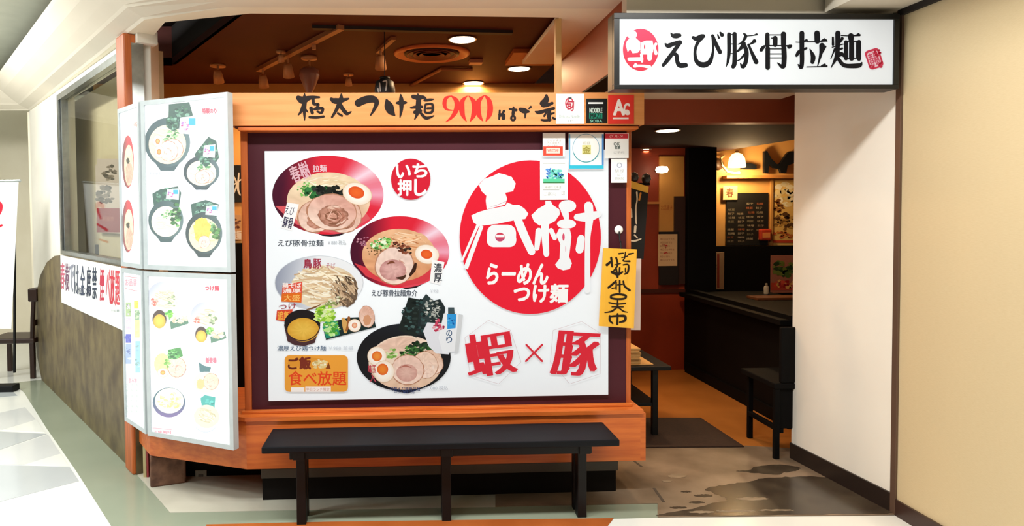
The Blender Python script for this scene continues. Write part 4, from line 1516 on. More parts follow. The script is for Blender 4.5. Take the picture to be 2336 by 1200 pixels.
def d_e(p):
    p.stroke([(1238, 373, 1.2), (1289, 373, 1.2)], '#b0b8b8', n=1)
    p.rect(1239, 376, 1288, 417, '#d8eef4')
    bits(p, 1254, 397, 10, 14, ['#4a8ad8', '#7ab0e8', '#3c6ac0'], 26, 5, 131)
    bits(p, 1274, 400, 9, 12, ['#3f7ac8', '#6ac8c0'], 20, 5, 132)
    bits(p, 1264, 400, 12, 14, ['#6fd0c8', '#4ab8a8', '#8ae0d0'], 26, 5, 133)
    p.rect(1239, 408, 1288, 417, '#58c89c')
    p.rect(1239, 415, 1288, 418, '#2f7a48')
    p.text('新緑の北海道', 1244, 424, 1280, 430, '#b8c0b8')
    p.stroke([(1238, 433, 1), (1276, 433, 1)], '#9aa0a0', n=1)
    p.text('ご案内', 1240, 438, 1268, 447, '#c8ccd0')
    p.text('印', 1281, 436, 1288, 446, '#a8a0a4')


def d_f(p):
    p.rect(1298, 306, 1376, 377, '#eaf6fc')
    p.rect(1298, 306, 1301, 384, '#6ab4e0')
    p.rect(1373, 306, 1377, 384, '#4a8ad0')
    p.rect(1298, 377, 1377, 385, '#30b8d8')
    p.ell(1337, 338, 31, 33, '#fbfdfd')
    p.ring(1337, 338, 31, 33, 1.6, '#8cb8d4')
    p.ring(1337, 339, 31, 32, 2.2, '#3f9aa8', a0=20, a1=160)
    p.rect(1328, 331, 1348, 352, '#e4e29a')
    p.text('認証', 1329, 323, 1347, 330, '#b8b8a0')
    p.text('金', 1329, 334, 1347, 350, '#a8a050', .03)


def d_g(p):
    p.rect(1380, 305, 1433, 316, '#d83a4c')
    p.text('グルメ', 1390, 307, 1422, 314, '#f4c8cc', .02)
    p.text('OK', 1400, 325, 1414, 332, '#5a6a6a', .03)
    p.text('営業', 1402, 333, 1415, 340, '#5a6a6a', .03)
    p.text('ご予約', 1400, 345, 1424, 350, '#c0c4c8')


def d_h(p):
    p.ring(1413, 377, 6, 6, 2, '#a8b0c8', 20)
    p.text('禁煙', 1402, 386, 1424, 394, '#b8bcc4')
    p.text('NO', 1408, 396, 1420, 402, '#c4c8cc')
    p.text('SMOKING', 1402, 404, 1424, 410, '#a8acb4')


sticker('white sticker with a red lower band above the landscape notice', YST, 1238, 303, 1289, 357, PAPER, d_d)
sticker('tall white notice with a blue and green landscape on the poster', YST, 1232, 366, 1295, 456, PAPER, d_e)
sticker('square pale blue sticker with a large ring on the poster corner', YST, 1297, 303, 1377, 386, PAPER, d_f)
sticker('white sticker with a red top band at the panel corner', YST, 1380, 304, 1434, 361, PAPER, d_g)
sticker('small plain white sticker hanging below the red banded one', YST + .0006, 1394, 362, 1430, 417, PAPER, d_h)

hk = at(1411, 524, YP)
h = thing('suction_hook', 'round white suction hook on the maroon panel', 'hook', (hk.x, YP, hk.z))
lathe('disc', [(.001, .0), (.022, .0), (.025, .004), (.022, .010), (.008, .014)], (hk.x, YP, hk.z), mat('white_plastic', '#f2f2f2', .35), h, 24,
      Matrix.Rotation(math.pi / 2, 3, 'X'))
tube('prong', [(hk.x, YP - .012, hk.z - .01), (hk.x, YP - .02, hk.z - .05), (hk.x, YP - .035, hk.z - .075), (hk.x, YP - .045, hk.z - .065)], .004, BLACK, h, 8)

YQ = YP - .055
q = [at(1377, 566, YQ), at(1453, 569, YQ), at(1446, 749, YQ), at(1367, 744, YQ)]
pq = thing('wooden_plaque', 'yellow wooden plaque with black brush characters hanging at the booth edge', 'plaque', (q[3].x + .09, YQ, q[3].z))
bd = prism('board', q, (0, .014, 0), YELLOW, pq)
p = Print((0, YQ, 0), (0, -1, 0), lift=.0003, step=.00003)
p.frame(1360, 380, 3.077)
p.strokes('#22160e', [
    [(160, 612, 12), (190, 608, 10)], [(230, 615, 14), (262, 608, 8)], [(180, 640, 8), (222, 628, 8)], [(205, 600, 8), (200, 640, 10), (190, 662, 10), (235, 665, 14)],
    [(75, 690, 20), (100, 670, 16)], [(105, 640, 16), (112, 700, 16)], [(140, 640, 14), (150, 690, 14), (120, 735, 10)], [(130, 690, 8), (170, 680, 8)],
    [(190, 690, 10), (225, 690, 12), (222, 740, 14), (200, 755, 10)], [(205, 715, 10), (205, 740, 10)],
    [(110, 740, 20), (150, 755, 22), (185, 740, 12)], [(140, 720, 14), (150, 775, 16)], [(165, 710, 12), (162, 750, 12)],
    [(85, 850, 14), (115, 825, 16), (140, 800, 10)], [(140, 812, 12), (140, 862, 10)], [(165, 800, 12), (165, 880, 14)], [(190, 805, 12), (200, 840, 14), (235, 868, 16)],
    [(150, 830, 8), (185, 826, 8)], [(110, 855, 8), (135, 850, 8)],
    [(105, 905, 14), (150, 895, 14), (205, 905, 16), (200, 925, 14), (150, 930, 14), (105, 922, 14), (105, 905, 14)],
    [(90, 955, 10), (150, 965, 10), (205, 960, 10)], [(150, 940, 10), (150, 985, 16)], [(110, 985, 8), (190, 985, 8)], [(60, 1025, 6), (110, 1015, 12), (150, 990, 10), (190, 1015, 10), (220, 1022, 6)],
    [(95, 1050, 16), (95, 1080, 14), (115, 1100, 12)], [(95, 1052, 12), (150, 1048, 14), (200, 1050, 18), (200, 1080, 18), (165, 1092, 12)], [(150, 1035, 14), (148, 1105, 16)],
])
p.build('lettering', P_INK, bd)
tube('cord', [(hk.x, YQ + .004, at(1411, 566, YQ).z - .01), (hk.x, YP - .04, hk.z - .07)], .0035, BLACK, pq, 6)
q = [at(1438, 590, 4.02), at(1463, 590, 4.02), at(1461, 753, 4.02), at(1437, 753, 4.02)]
sh = prism('hanging_sheet', q, (0, .006, 0), mat('pale_paper_sheet', '#d8c4bc', .6), None)
tag(sh, 'pale pinkish paper sheet hanging behind the yellow plaque', 'paper')

# black hanging banner with yellow band
YHB = 4.32
nb = thing('hanging_banner', 'black cloth banner with white brushwork hanging behind the booth edge', 'banner', at(1455, 590, YHB))
prism('cloth', [at(1428, 424, YHB), at(1479, 436, YHB), at(1468, 592, YHB), at(1428, 590, YHB)], (0, .01, 0), mat('black_cloth', '#120d0c', .8), nb)
prism('yellow_band', [at(1426, 408, YHB - .012), at(1480, 426, YHB - .012), at(1478, 440, YHB - .012), at(1426, 425, YHB - .012)], (0, .01, 0), mat('yellow_cloth', '#edb53c', .6), nb)
p = Print((0, YHB, 0), (0, -1, 0), lift=.0003, step=.00003)
p.frame(1430, 300, 4.614)
p.strokes('#f0dcc0', [[(105, 640, 18), (108, 720, 14), (95, 800, 16), (95, 920, 18)], [(45, 820, 20), (50, 900, 18)], [(95, 930, 20), (100, 970, 14)],
                      [(90, 1000, 26), (85, 1060, 24)], [(40, 1150, 16), (90, 1150, 20), (150, 1130, 10)], [(80, 1090, 16), (110, 1120, 12)]])
p.strokes('#e8963c', [[(145, 650, 20), (130, 720, 20)]])
p.build('brushwork', P_INK, nb)
for a, b in ((1446, 405), (1474, 408)):
    c = at(a, b, YHB + .02)
    lathe('knob', [(.002, -.03), (.022, -.024), (.03, 0), (.024, .022), (.004, .034)], (c.x, c.y, c.z), mat('dark_knob', '#1c1210', .4), nb, 14)
ra, rb = at(1400, 420, YHB + .02), at(1482, 420, YHB + .02)
tube('rod', [ra, rb], .008, DARK, nb, 8)

# ================================================================== UNDER THE BOOTH
bk = onz(366, 1113, .0)
b_ = thing('stone_block', 'rough brown stone block under the booth corner', 'block', (bk.x, bk.y + .1, 0))
STONE = mat('rough_brown_stone', '#86604c', .8, '#5a3c30', 14, bump=.5, detail=8)
bm = bmesh.new()
Mb = Matrix.Translation((bk.x, bk.y + .13, 0)) @ Matrix.Rotation(.35, 4, 'Z')
add_box(bm, -.10, .10, -.11, .11, 0, .19, .012, Mb)
bm_obj('block', bm, STONE, b_)
rs = thing('red_pole', 'thin red and cream stripe post beside the stone block', 'post', onz(349, 1085, 0))
c = onz(338, 1090, 0)
box('cream_strip', c.x - .03, c.x - .01, c.y + .0, c.y + .02, 0, .3, mat('cream_strip_paint', '#c9b98a', .5), rs)
box('red_strip', c.x - .009, c.x + .004, c.y + .0, c.y + .02, 0, .3, mat('red_strip_paint', '#a03a40', .5), rs)
ol = at(458, 1088, 4.31)
o_ = thing('wall_outlet', 'small grey socket plate under the booth', 'socket', (ol.x, 4.32, ol.z - .04))
box('plate', ol.x - .035, ol.x + .035, 4.312, 4.32, ol.z - .04, ol.z + .04, mat('grey_socket_plastic', '#a8a498', .5), o_)
box('insert', ol.x - .015, ol.x + .015, 4.308, 4.312, ol.z - .018, ol.z + .018, mat('dark_socket', '#6a665c', .5), o_)

# ================================================================== SHOP CEILING LAMPS
def downlight(label, px, py, z, r, watt, group):
    c = onz(px, py, z)
    t = thing('downlight', label, 'downlight', (c.x, c.y, z - .02), group)
    lathe('trim_ring', [(r * 1.02, 0), (r * 1.16, -.004), (r * 1.18, .0), (r * 1.02, .004)], (c.x, c.y, z - .006), mat('lamp_trim', '#d8c8ae', .4), t)
    lathe('lens', [(.001, -.006), (r, -.006), (r, .0), (.001, .0)], (c.x, c.y, z - .006), BULB, t)
    l = bpy.data.lights.new('downlight_bulb', 'AREA')
    l.shape = 'DISK'
    l.size = r * 2
    l.energy = watt
    l.color = (1.0, .66, .36)
    lo = bpy.data.objects.new('downlight_bulb', l)
    lo.location = (c.x, c.y, z - .03)
    C.objects.link(lo)
    return t


GD = 'round downlights in the shop ceiling'
downlight('largest round downlight in the shop ceiling above the red numerals', 1055, 88, ZC, .083, 14, GD)
downlight('round downlight in the shop ceiling nearest the pale jamb', 1184, 155, ZC, .083, 14, GD)
downlight('lowest round downlight just above the lettered top board', 1080, 188, ZC, .083, 5, GD)
downlight('nearer round downlight in the entrance ceiling', 1523, 296, 2.25, .083, 13, GD)
downlight('farther round downlight in the entrance ceiling beside the poster', 1468, 340, 2.25, .083, 13, GD)
# lamps of the same rows, over the room behind the booth
for x, y in ((-1.2, 5.9), (-.3, 6.0)):
    l = bpy.data.lights.new('downlight_bulb', 'AREA')
    l.shape = 'DISK'
    l.size, l.energy, l.color = .16, 12, (1.0, .62, .32)
    lo = bpy.data.objects.new('downlight_bulb', l)
    lo.location = (x, y, ZC - .25)
    C.objects.link(lo)

# ceiling ring
c = onz(985, 121, ZC)
t = thing('ceiling_diffuser', 'round orange air diffuser in the shop ceiling', 'air vent', (c.x, c.y, ZC - .03))
lathe('outer_ring', [(.20, 0), (.25, -.02), (.275, -.012), (.28, 0)], (c.x, c.y, ZC), mat('orange_vent_metal', '#d8743a', .4), t, 40)
lathe('cone', [(.001, -.004), (.12, -.004), (.2, -.014), (.2, 0)], (c.x, c.y, ZC), mat('dark_vent', '#3a1a10', .5), t, 40)
for k in range(3):
    r = .07 + .045 * k
    lathe('louvre_ring', [(r, -.006), (r + .02, -.02), (r + .024, -.018), (r + .006, -.004)], (c.x, c.y, ZC), mat('vent_louvre', '#8a4424', .5), t, 32)

# track lights
TRK = mat('bronze_track_metal', '#a86e44', .45)
TRKP = mat('pale_spot_metal', '#d8a070', .4)


def spot(parent, px, py, z, s=1.0, name='spotlight', tilt=.5, az=0.0):
    c = onz(px, py, z)
    tube('stem', [c + Vector((0, 0, .0)), c + Vector((0, 0, -.05 * s))], .009 * s, TRKP, parent, 8)
    Mx = Matrix.Rotation(az, 3, 'Z') @ Matrix.Rotation(tilt, 3, 'X')
    return lathe('spot_head', [(.004, .045 * s), (.028 * s, .04 * s), (.036 * s, .0), (.042 * s, -.055 * s), (.034 * s, -.052 * s), (.004, -.02 * s)],
                 c + Vector((0, 0, -.08 * s)), TRKP, parent, 16, Mx)


a, b = onz(590, 164, ZC - .03), onz(778, 68, ZC - .03)
t = thing('track_light', 'long bronze ceiling track with two spotlights above the booth', 'track light', (a + b) / 2)
d = (b - a).normalized()
n_ = Vector((-d.y, d.x, 0)) * .022
prism('rail', [a - n_, b - n_, b + n_, a + n_], (0, 0, .03), TRK, t)
spot(t, 600, 160, ZC - .03)
spot(t, 657, 134, ZC - .03)
sd_ = onz(716, 103, ZC - .03)
tube('feed_stud', [sd_, sd_ + Vector((0, 0, -.03))], .014, TRKP, t, 8)
a, b = onz(862, 122, ZC - .02), onz(898, 91, ZC - .02)
t = thing('track_light', 'short bronze ceiling track with one spotlight beside the air diffuser', 'track light', (a + b) / 2)
d = (b - a).normalized()
n_ = Vector((-d.y, d.x, 0)) * .016
prism('rail', [a - n_, b - n_, b + n_, a + n_], (0, 0, .02), TRK, t)
spot(t, 868, 114, ZC - .02, 1.0)
for lab, px, py, s in (('small ceiling spotlight nearest the dark recess', 497, 148, 1.0), ('tiny ceiling spotlight behind the long track', 641, 116, .55),
                       ('small ceiling spotlight above the last brush character', 795, 168, .7)):
    c = onz(px, py, ZC)
    t = thing('spotlight', lab, 'spotlight', c + Vector((0, 0, -.1)), 'single ceiling spotlights')
    lathe('base', [(.06 * s, 0), (.06 * s, -.015), (.03 * s, -.02)], c, TRKP, t, 18)
    spot(t, px, py + 1, ZC - .015, s)
c = onz(705, 129, ZC)
t = thing('pendant_lamp', 'pointed dusky glass pendant lamp under the shop ceiling', 'lamp', c + Vector((0, 0, -.35)))
lathe('canopy', [(.06, 0), (.06, -.02), (.02, -.03)], c, TRKP, t, 18)
tube('stem', [c + Vector((0, 0, -.02)), c + Vector((0, 0, -.08))], .009, TRKP, t, 8)
lathe('shade', [(.03, -.075), (.07, -.10), (.075, -.14), (.045, -.22), (.008, -.29), (.002, -.32)], c, mat('dusky_glass', '#a8786a', .3), t, 20)
a, b = onz(712, 64, ZC - .02), onz(1170, 76, ZC - .02)
t = prism('ceiling_rail', [a, b, b + Vector((0, .05, 0)), a + Vector((0, .05, 0))], (0, 0, .02), mat('dark_ceiling_rail', '#231510', .6))
tag(t, 'long dark ceiling rail running across above the downlights', 'rail')
a, b, c = onz(935, 196, ZC - .015), onz(1008, 157, ZC - .015), onz(1078, 158, ZC - .015)
bm = bmesh.new()
tube_bm(bm, [a, b, c], .014, 8)
t = bm_obj('ceiling_conduit', bm, TRK, None)
tag(t, 'thin bent conduit on the ceiling left of the lowest downlight', 'conduit')
c = onz(1085, 137, ZC)
t = box('ceiling_speaker', c.x - .05, c.x + .05, c.y - .05, c.y + .05, ZC - .03, ZC - .001, mat('pale_speaker', '#c89070', .5))
tag(t, 'small square pale sensor box on the shop ceiling', 'sensor')
# lantern and figures behind the top board
lp = at(878, 205, 4.5)
t = thing('paper_lantern', 'small black lantern with white characters behind the top board', 'lantern', (lp.x, 4.5, lp.z - .12))
lathe('body', [(.03, -.10), (.06, -.08), (.066, 0), (.058, .05), (.03, .066)], lp, mat('black_lantern_paper', '#0e1013', .5), t, 20)
lathe('cap', [(.032, .066), (.032, .08), (.004, .082)], lp, BLACK, t, 16)
p = Print((0, 4.5 - .067, 0), (0, -1, 0), lift=.001)
p.strokes('#d8dcd8', [[(866, 190, 3), (868, 208, 3)], [(874, 186, 3), (882, 186, 3), (880, 206, 3)], [(862, 203, 4), (864, 209, 4)]])
p.build('characters', P_INK, t)
tube('cord', [lp + Vector((0, 0, .08)), Vector((lp.x, lp.y, ZC))], .003, BLACK, t, 6)

# ================================================================== INSIDE, SEEN THROUGH THE GAP BESIDE THE POSTER
def wall_poster(name, label, cat, Y, x0, y0, x1, y1, col, draw=None, th=.012, frame=None, rough=.6):
    a, b = at(x0, y1, Y), at(x1, y0, Y)
    t = thing(name, label, cat, ((a.x + b.x) / 2, Y, a.z))
    box('sheet', a.x, b.x, Y - th, Y, a.z, b.z, col, t, .001)
    if frame is not None:
        w = .03
        for (q0, q1, z0, z1) in ((a.x - w, a.x, a.z - w, b.z + w), (b.x, b.x + w, a.z - w, b.z + w), (a.x, b.x, a.z - w, a.z), (a.x, b.x, b.z, b.z + w)):
            box('frame_bar', q0, q1, Y - th - .012, Y, z0, z1, frame, t, .002)
    if draw:
        p = Print((0, Y - th, 0), (0, -1, 0), lift=.0006, step=.00005)
        draw(p)
        x_ = p.build('print', P_INK, t)
        if name == 'menu_blackboard':
            x_['kind'] = 'stuff'
    return t


wall_poster('wall_poster', 'black poster with white brush strokes in the gap beside the large poster', 'poster', 6.34, 490, 377, 552, 462, BLKS,
            lambda p: p.strokes('#e8e4da', [[(532, 400, 3), (540, 420, 4), (534, 440, 3)], [(545, 395, 3), (543, 430, 5), (548, 445, 3)], [(528, 425, 3), (550, 410, 3)]]))
YM = 6.29
wall_poster('wall_menu', 'small tan menu sheet with dark scribbles below the black poster', 'menu', 6.34, 495, 490, 550, 548, mat('tan_paper', '#c99a68', .6),
            lambda p: (bits(p, 535, 510, 14, 12, ['#6a4030', '#8a5a40'], 20, 4, 141), p.text('拉麺', 530, 526, 550, 546, '#f2e6d4', .04)))

# ================================================================== ENTRANCE INTERIOR
YW = RW
wall_poster('wall_panel', 'tan upper wall panel between the rust wall and the black partition', 'panel', YW, 1502, 357, 1559, 530, mat('tan_panel_paint', '#e0a050', .55),
            lambda p: p.text('お品書き', 1508, 468, 1534, 480, '#c06a3c'), .02)
wall_poster('dark_panel', 'dark wooden board leaning beside the black partition', 'board', YW - .02, 1536, 448, 1562, 648, mat('dark_board_wood', '#3a2018', .5), None, .02)
wall_poster('notice_board', 'dark framed board behind the handwritten notice', 'board', YW - .045, 1502, 528, 1546, 650, mat('black_notice_board', '#1c1412', .5), None, .02)


def d_note(p):
    for k in range(7):
        p.text('本日のおすすめ', 1506, 543 + k * 8, 1538 - (k % 3) * 5, 548 + k * 8, '#9a5a4a')
    bits(p, 1520, 570, 14, 14, ['#c83a3a', '#b06a5a'], 12, 2.5, 151)


wall_poster('handwritten_notice', 'pale handwritten notice sheet pinned on the rust wall', 'notice', YW - .068, 1501, 534, 1545, 607, mat('pale_notice_paper', '#dcb88a', .6), d_note, .004)
o = box('trim_rust_rail', xo0, xp0, RW - .02, RW, at(1500, 664, RW).z - .02, at(1500, 664, RW).z + .02, mat('dark_rail_wood', '#4a1c10', .5), None, 0)
tag(o, kind='structure')
o = box('trim_wall_lamp_rail', at(1470, 463, RW).x, at(1502, 463, RW).x, RW - .025, RW, at(1485, 463, RW).z - .012, at(1485, 463, RW).z + .012, mat('tan_rail', '#d08a4a', .5), None, 0)  # short rail in plain tan
tag(o, kind='structure')
lm = at(1510, 387, 6.8)
t = thing('wall_lamp', 'small glowing round lamp in front of the tan panel', 'lamp', lm)
lathe('globe', [(.003, -.035), (.05, -.03), (.062, 0), (.05, .028), (.003, .034)], lm, BULB, t, 20)
tube('bracket', [lm + Vector((0, .05, .0)), lm + Vector((0, .19, .0))], .012, TRK, t, 8)

# table with stacked menus behind the booth edge
ty0, ty1 = 4.85, 5.55
ztb = at(1500, 826, 5.0).z
xe = at(1516, 826, ty0).x
tb_ = thing('side_table', 'low black side table behind the right edge of the booth', 'table', (xe - .3, (ty0 + ty1) / 2, 0))
box('top', xe - .75, xe + .05, ty0, ty1, ztb - .03, ztb, BLACK, tb_, .004)
for x, y in ((xe - .05, ty0 + .06), (xe - .05, ty1 - .06), (xe - .68, ty0 + .06), (xe - .68, ty1 - .06)):
    box('leg', x - .02, x + .02, y - .02, y + .02, .004, ztb - .03, BLACK, tb_, .003)
box('shelf', xe - .7, xe - .03, ty0 + .05, ty1 - .05, ztb * .45 - .012, ztb * .45 + .012, BLACK, tb_, .003)
PAPS = mat('tan_menu_card', '#d8a868', .6, '#c89858', 6)
zz = ztb
names_ = ['thin tan mat sheet under the stack of menu booklets', 'lowest tan booklet in the stack on the side table', 'second lowest tan booklet in the stack on the side table',
          'third tan booklet from the bottom of the side table stack', 'fourth tan booklet from the bottom of the side table stack',
          'third tan booklet from the top of the side table stack', 'second highest tan booklet in the side table stack', 'topmost tan booklet on the side table stack']
for k in range(8):
    th = .016 if k else .008
    w = .20 if k else .30
    o = box('menu_booklet', xe - .40 - .01 * (k % 2), xe - .36 + w + .008 * ((k * 7) % 3), ty0 + .05 + .006 * (k % 3), ty0 + .36, zz + .0005, zz + th, PAPS, None, .003)
    tag(o, names_[k], 'booklet', 'stack of menu booklets')
    zz += th
# mat on the floor
mt = [onz(x, y, .006) for x, y in ((1440, 955), (1598, 955), (1697, 1020), (1440, 1022))]
o = prism('floor_mat', mt, (0, 0, .008), mat('dark_brown_mat', '#3a2418', .8, '#301d13', 60))
tag(o, 'dark brown floor mat at the shop entrance', 'mat')

# counter on the right of the aisle
cx0 = onz(1584, 859, 0).x
ct = thing('bar_counter', 'black bar counter along the right of the aisle', 'counter', (cx0 + .3, 6.2, 0))
box('front', cx0, cx0 + .06, 5.0, 6.88, .004, .84, INBLACK, ct, .003)
ztc = at(1760, 690, 6.0).z
box('top', cx0 - .08, cx0 + .8, 5.0, 6.88, ztc - .04, ztc, INBLACK, ct, .004)
box('foot_board', cx0 - .02, cx0, 5.0, 6.88, .004, .10, INBLACK, ct, .002)
sa_, sb_ = at(1709, 682, 6.3), at(1840, 694, 6.3)
box('serving_ledge', sa_.x, sa_.x + .9, 6.15, 6.35, ztc, ztc + .022, mat('brown_ledge_wood', '#7a4a2c', .35), ct, .003)
# dark stool by the column
A, B = onz(1722, 1000, 0), onz(1770, 1048, 0)
stl = thing('bar_chair', 'dark chair with square legs beside the white entrance wall', 'chair', ((A.x + B.x) / 2 + .15, (A.y + B.y) / 2, 0))
yA, yB = A.y, B.y
xs = B.x
for x, y in ((xs, yB), (xs + .04, yA), (xs + .40, yB), (xs + .42, yA)):
    box('leg', x - .016, x + .016, y - .016, y + .016, .004, .46, INBLACK, stl, .003)
box('seat', xs - .02, xs + .44, yB - .02, yA + .02, .46, .50, INBLACK, stl, .008)
box('backrest', xs + .02, xs + .44, yB - .02, yB + .015, .50, .86, INBLACK, stl, .008)
box('apron', xs + .0, xs + .42, yB, yB + .02, .20, .46, INBLACK, stl, .003)
box('stretcher', xs + .02, xs + .05, yB, yA, .17, .20, INBLACK, stl, .003)

# things on the tan kitchen wall
YK = 7.4
MB = mat('black_menu_board', '#17140f', .5)


def d_menu(p):
    rnd = random.Random(5)
    for r in range(9):
        for cidx in range(4):
            if rnd.random() < .8:
                x = 1660 + cidx * 22 + rnd.uniform(-2, 2)
                y = 476 + r * 9 if cidx < 2 else 462 + r * 10
                p.text(rnd.choice(['餃子', '拉麺', '味噌', '焼飯', '枝豆']), x, y, x + 15, y + 5, rnd.choice(['#8a8068', '#a09078', '#b8a890', '#a8603c']))


wall_poster('menu_blackboard', 'black menu board with rows of small writing on the tan wall', 'menu board', YK, 1655, 440, 1751, 560, MB, d_menu, .02)
wall_poster('paper_notice', 'small cream notice with a dark mark above the menu board', 'notice', YK - .03, 1649, 424, 1682, 456, mat('cream_notice', '#e8c888', .6),
            lambda p: p.text('春', 1657, 430, 1673, 450, '#7a4a30', .03), .006)


def d_art(p):
    bits(p, 1788, 445, 22, 28, ['#f4e4bc', '#ecd498', '#fbf0d4'], 40, 9, 161)
    bits(p, 1776, 470, 12, 14, ['#7a4a24', '#a06a34'], 20, 6, 162)
    bits(p, 1790, 505, 24, 18, ['#3a2414', '#5a3a1c', '#8a6434', '#c89a50'], 60, 6, 163)
    p.rect(1760, 548, 1830, 554, '#c8452c')
    bits(p, 1790, 535, 26, 8, ['#d8823c', '#c8603a'], 20, 5, 164)


wall_poster('framed_picture', 'yellow picture with dark figures and red base on the tan wall', 'picture', YK, 1760, 410, 1850, 562, mat('yellow_print_paper', '#e6bc68', .6), d_art, .02, mat('tan_frame_wood', '#c08a48', .5))
za, zb2 = at(1720, 408, YK).z, at(1720, 401, YK).z
o = box('trim_kitchen_shelf', at(1648, 404, YK).x, 5.2, YK - .10, YK, za, zb2, mat('shelf_wood', '#b87a3c', .5), None, .002)
tag(o, kind='structure')
o = thing('red_packet', 'small red packet in front of the menu board corner', 'packet', at(1745, 549, YK - .04))
a, b = at(1731, 549, YK - .04), at(1757, 522, YK - .04)
box('bag', a.x, b.x, YK - .08, YK - .021, a.z, b.z, mat('red_packet_film', '#b8381c', .5, '#a02f18', 20), o, .015)
box('label', a.x + .02, b.x - .02, YK - .082, YK - .079, a.z + .03, b.z - .04, mat('orange_label', '#e08a4a', .5), o, .001)


def slab(name, label, cat, pts, Y, th, m):
    o = prism(name, [at(x, y, Y) for x, y in pts], (0, th, 0), m)
    return tag(o, label, cat)


slab('letter_ornament', 'large black letter M standing on the wall shelf', 'ornament',
     [(1744, 395), (1744, 345), (1750, 344), (1760, 362), (1772, 374), (1780, 374), (1796, 350), (1802, 345), (1812, 345), (1812, 372), (1797, 378), (1794, 395), (1782, 395),
      (1780, 386), (1766, 383), (1755, 374), (1753, 395)], YK - .07, .04, BLACK)
slab('bracket_ornament', 'black wedge shaped ornament on the wall shelf beside the lamp', 'ornament', [(1697, 371), (1712, 372), (1726, 376), (1726, 386), (1692, 386)], YK - .07, .04, BLACK)
lm = at(1681, 366, YK - .12)
t = thing('glass_lamp', 'glowing bell shaped glass lamp on the tan wall', 'lamp', lm + Vector((0, 0, -.12)))
lathe('shade', [(.085, -.075), (.09, -.06), (.078, .02), (.05, .065), (.015, .08)], lm, SHADE, t, 24)
lathe('collar', [(.02, .08), (.02, .10), (.005, .105)], lm, TRK, t, 14)
bm = bmesh.new()
tube_bm(bm, [lm + Vector(v) for v in ((-.09, .10, .06), (-.15, .05, .03), (-.16, 0, -.05), (-.10, 0, -.12), (-.02, 0, -.135), (.03, 0, -.13))], .013, 8)
bm_obj('arm', bm, mat('pale_lamp_arm', '#f2d89a', .4), t)
lathe('wall_rose', [(.002, -.012), (.06, -.010), (.065, .01), (.002, .012)], at(1636, 375, YK - .02), mat('dark_rose', '#4a3018', .5), t, 18, Matrix.Rotation(math.pi / 2, 3, 'X'))
pl_ = bpy.data.lights.new('glass_lamp_bulb', 'POINT')
pl_.energy, pl_.color, pl_.shadow_soft_size = 26, (1, .70, .36), .06
po = bpy.data.objects.new('glass_lamp_bulb', pl_)
po.location = lm + Vector((0, -.13, -.10))
C.objects.link(po)
wall_poster('narrow_poster', 'narrow pale poster on the black wall right of the partition', 'poster', 7.29, 1622, 575, 1651, 660, mat('dim_paper', '#c8a888', .6),
            lambda p: (p.rect(1636, 580, 1641, 656, '#b04a3a'), bits(p, 1630, 610, 5, 26, ['#8a9078', '#a8a090'], 14, 4, 171)))
wall_poster('colour_poster', 'colourful green and red poster above the bar counter', 'poster', 7.29, 1757, 582, 1830, 668, mat('dim_red_paper', '#a86a54', .6),
            lambda p: (bits(p, 1790, 612, 28, 18, ['#4a6a2c', '#7a8a3c', '#2f4a20'], 50, 8, 172), p.rect(1758, 645, 1828, 662, '#c04a34'),
                       bits(p, 1790, 648, 28, 9, ['#d8503a', '#e8b060', '#b02a2a'], 40, 6, 173)))
c = at(1748, 683, 6.6)
t = thing('sauce_bottle', 'small white bottle standing on the bar counter', 'bottle', (c.x, 6.6, ztc))
lathe('body', [(.022, 0), (.024, .01), (.024, .07), (.012, .085)], (c.x, 6.6, ztc), mat('white_bottle', '#d8d0c0', .4), t, 16)
lathe('cap', [(.012, .085), (.012, .105), (.003, .107)], (c.x, 6.6, ztc), mat('bottle_cap', '#b8a890', .4), t, 12)

# ================================================================== LEFT SIDE: BANNER, POSTERS BEHIND GLASS, CHAIR, STAND
LWB = mat('white_banner_vinyl', '#eef1f2', .45, '#ebeeef', 3)
s0, zt0 = lw(137, 583, .01)
s1 = .03
za_, zb_b = lw(140, 690, .01)[1], lw(140, 583, .01)[1]
bn = thing('wall_banner', 'long white banner with red and navy lettering on the brown low wall', 'banner', lwp((s0 + s1) / 2, za_, .01))
prism('vinyl', [lwp(s0, za_, .008), lwp(s1, za_, .008), lwp(s1, zb_b, .008), lwp(s0, zb_b, .008)], -WN * .007, LWB, bn)
p = Print(A0 + WN * .008, WN, lift=.0005, step=.00004)
slot = [('春', '#c8627c', 138), ('樹', '#7a5470', 149), ('で', '#8a8ea0', 159), ('は', '#50586a', 170), ('全', '#3a4560', 184), ('席', '#26304a', 198), ('禁', '#2a3850', 211), ('煙', '#c83a54', 228),
        ('べ', '#d8707c', 242), ('放', '#d23a4c', 252), ('題', '#d84a5a', 263)]
for (ch, colr, x0) in slot:
    if x0 == 228:
        p.build('dark_lettering', P_INK, bn)
        p = Print(A0 + WN * .008, WN, lift=.0005, step=.00004)
    y0 = 600 + (x0 - 138) * .14
    y1 = 660 + (x0 - 138) * .30
    p.text(ch, x0, y0, x0 + 9.5, y1, colr, .008)
p.build('red_lettering', P_INK, bn)
p = Print(A0 + WN * .008, WN, lift=.0005, step=.00004)
p.text('お気軽にどうぞ', 176, 655, 208, 672, '#4a5068', .02)
p.text('らーめん 春樹', 254, 706, 272, 712, '#8aa0a0')
x_ = p.build('small_lettering', P_INK, bn)
x_['kind'] = 'stuff'


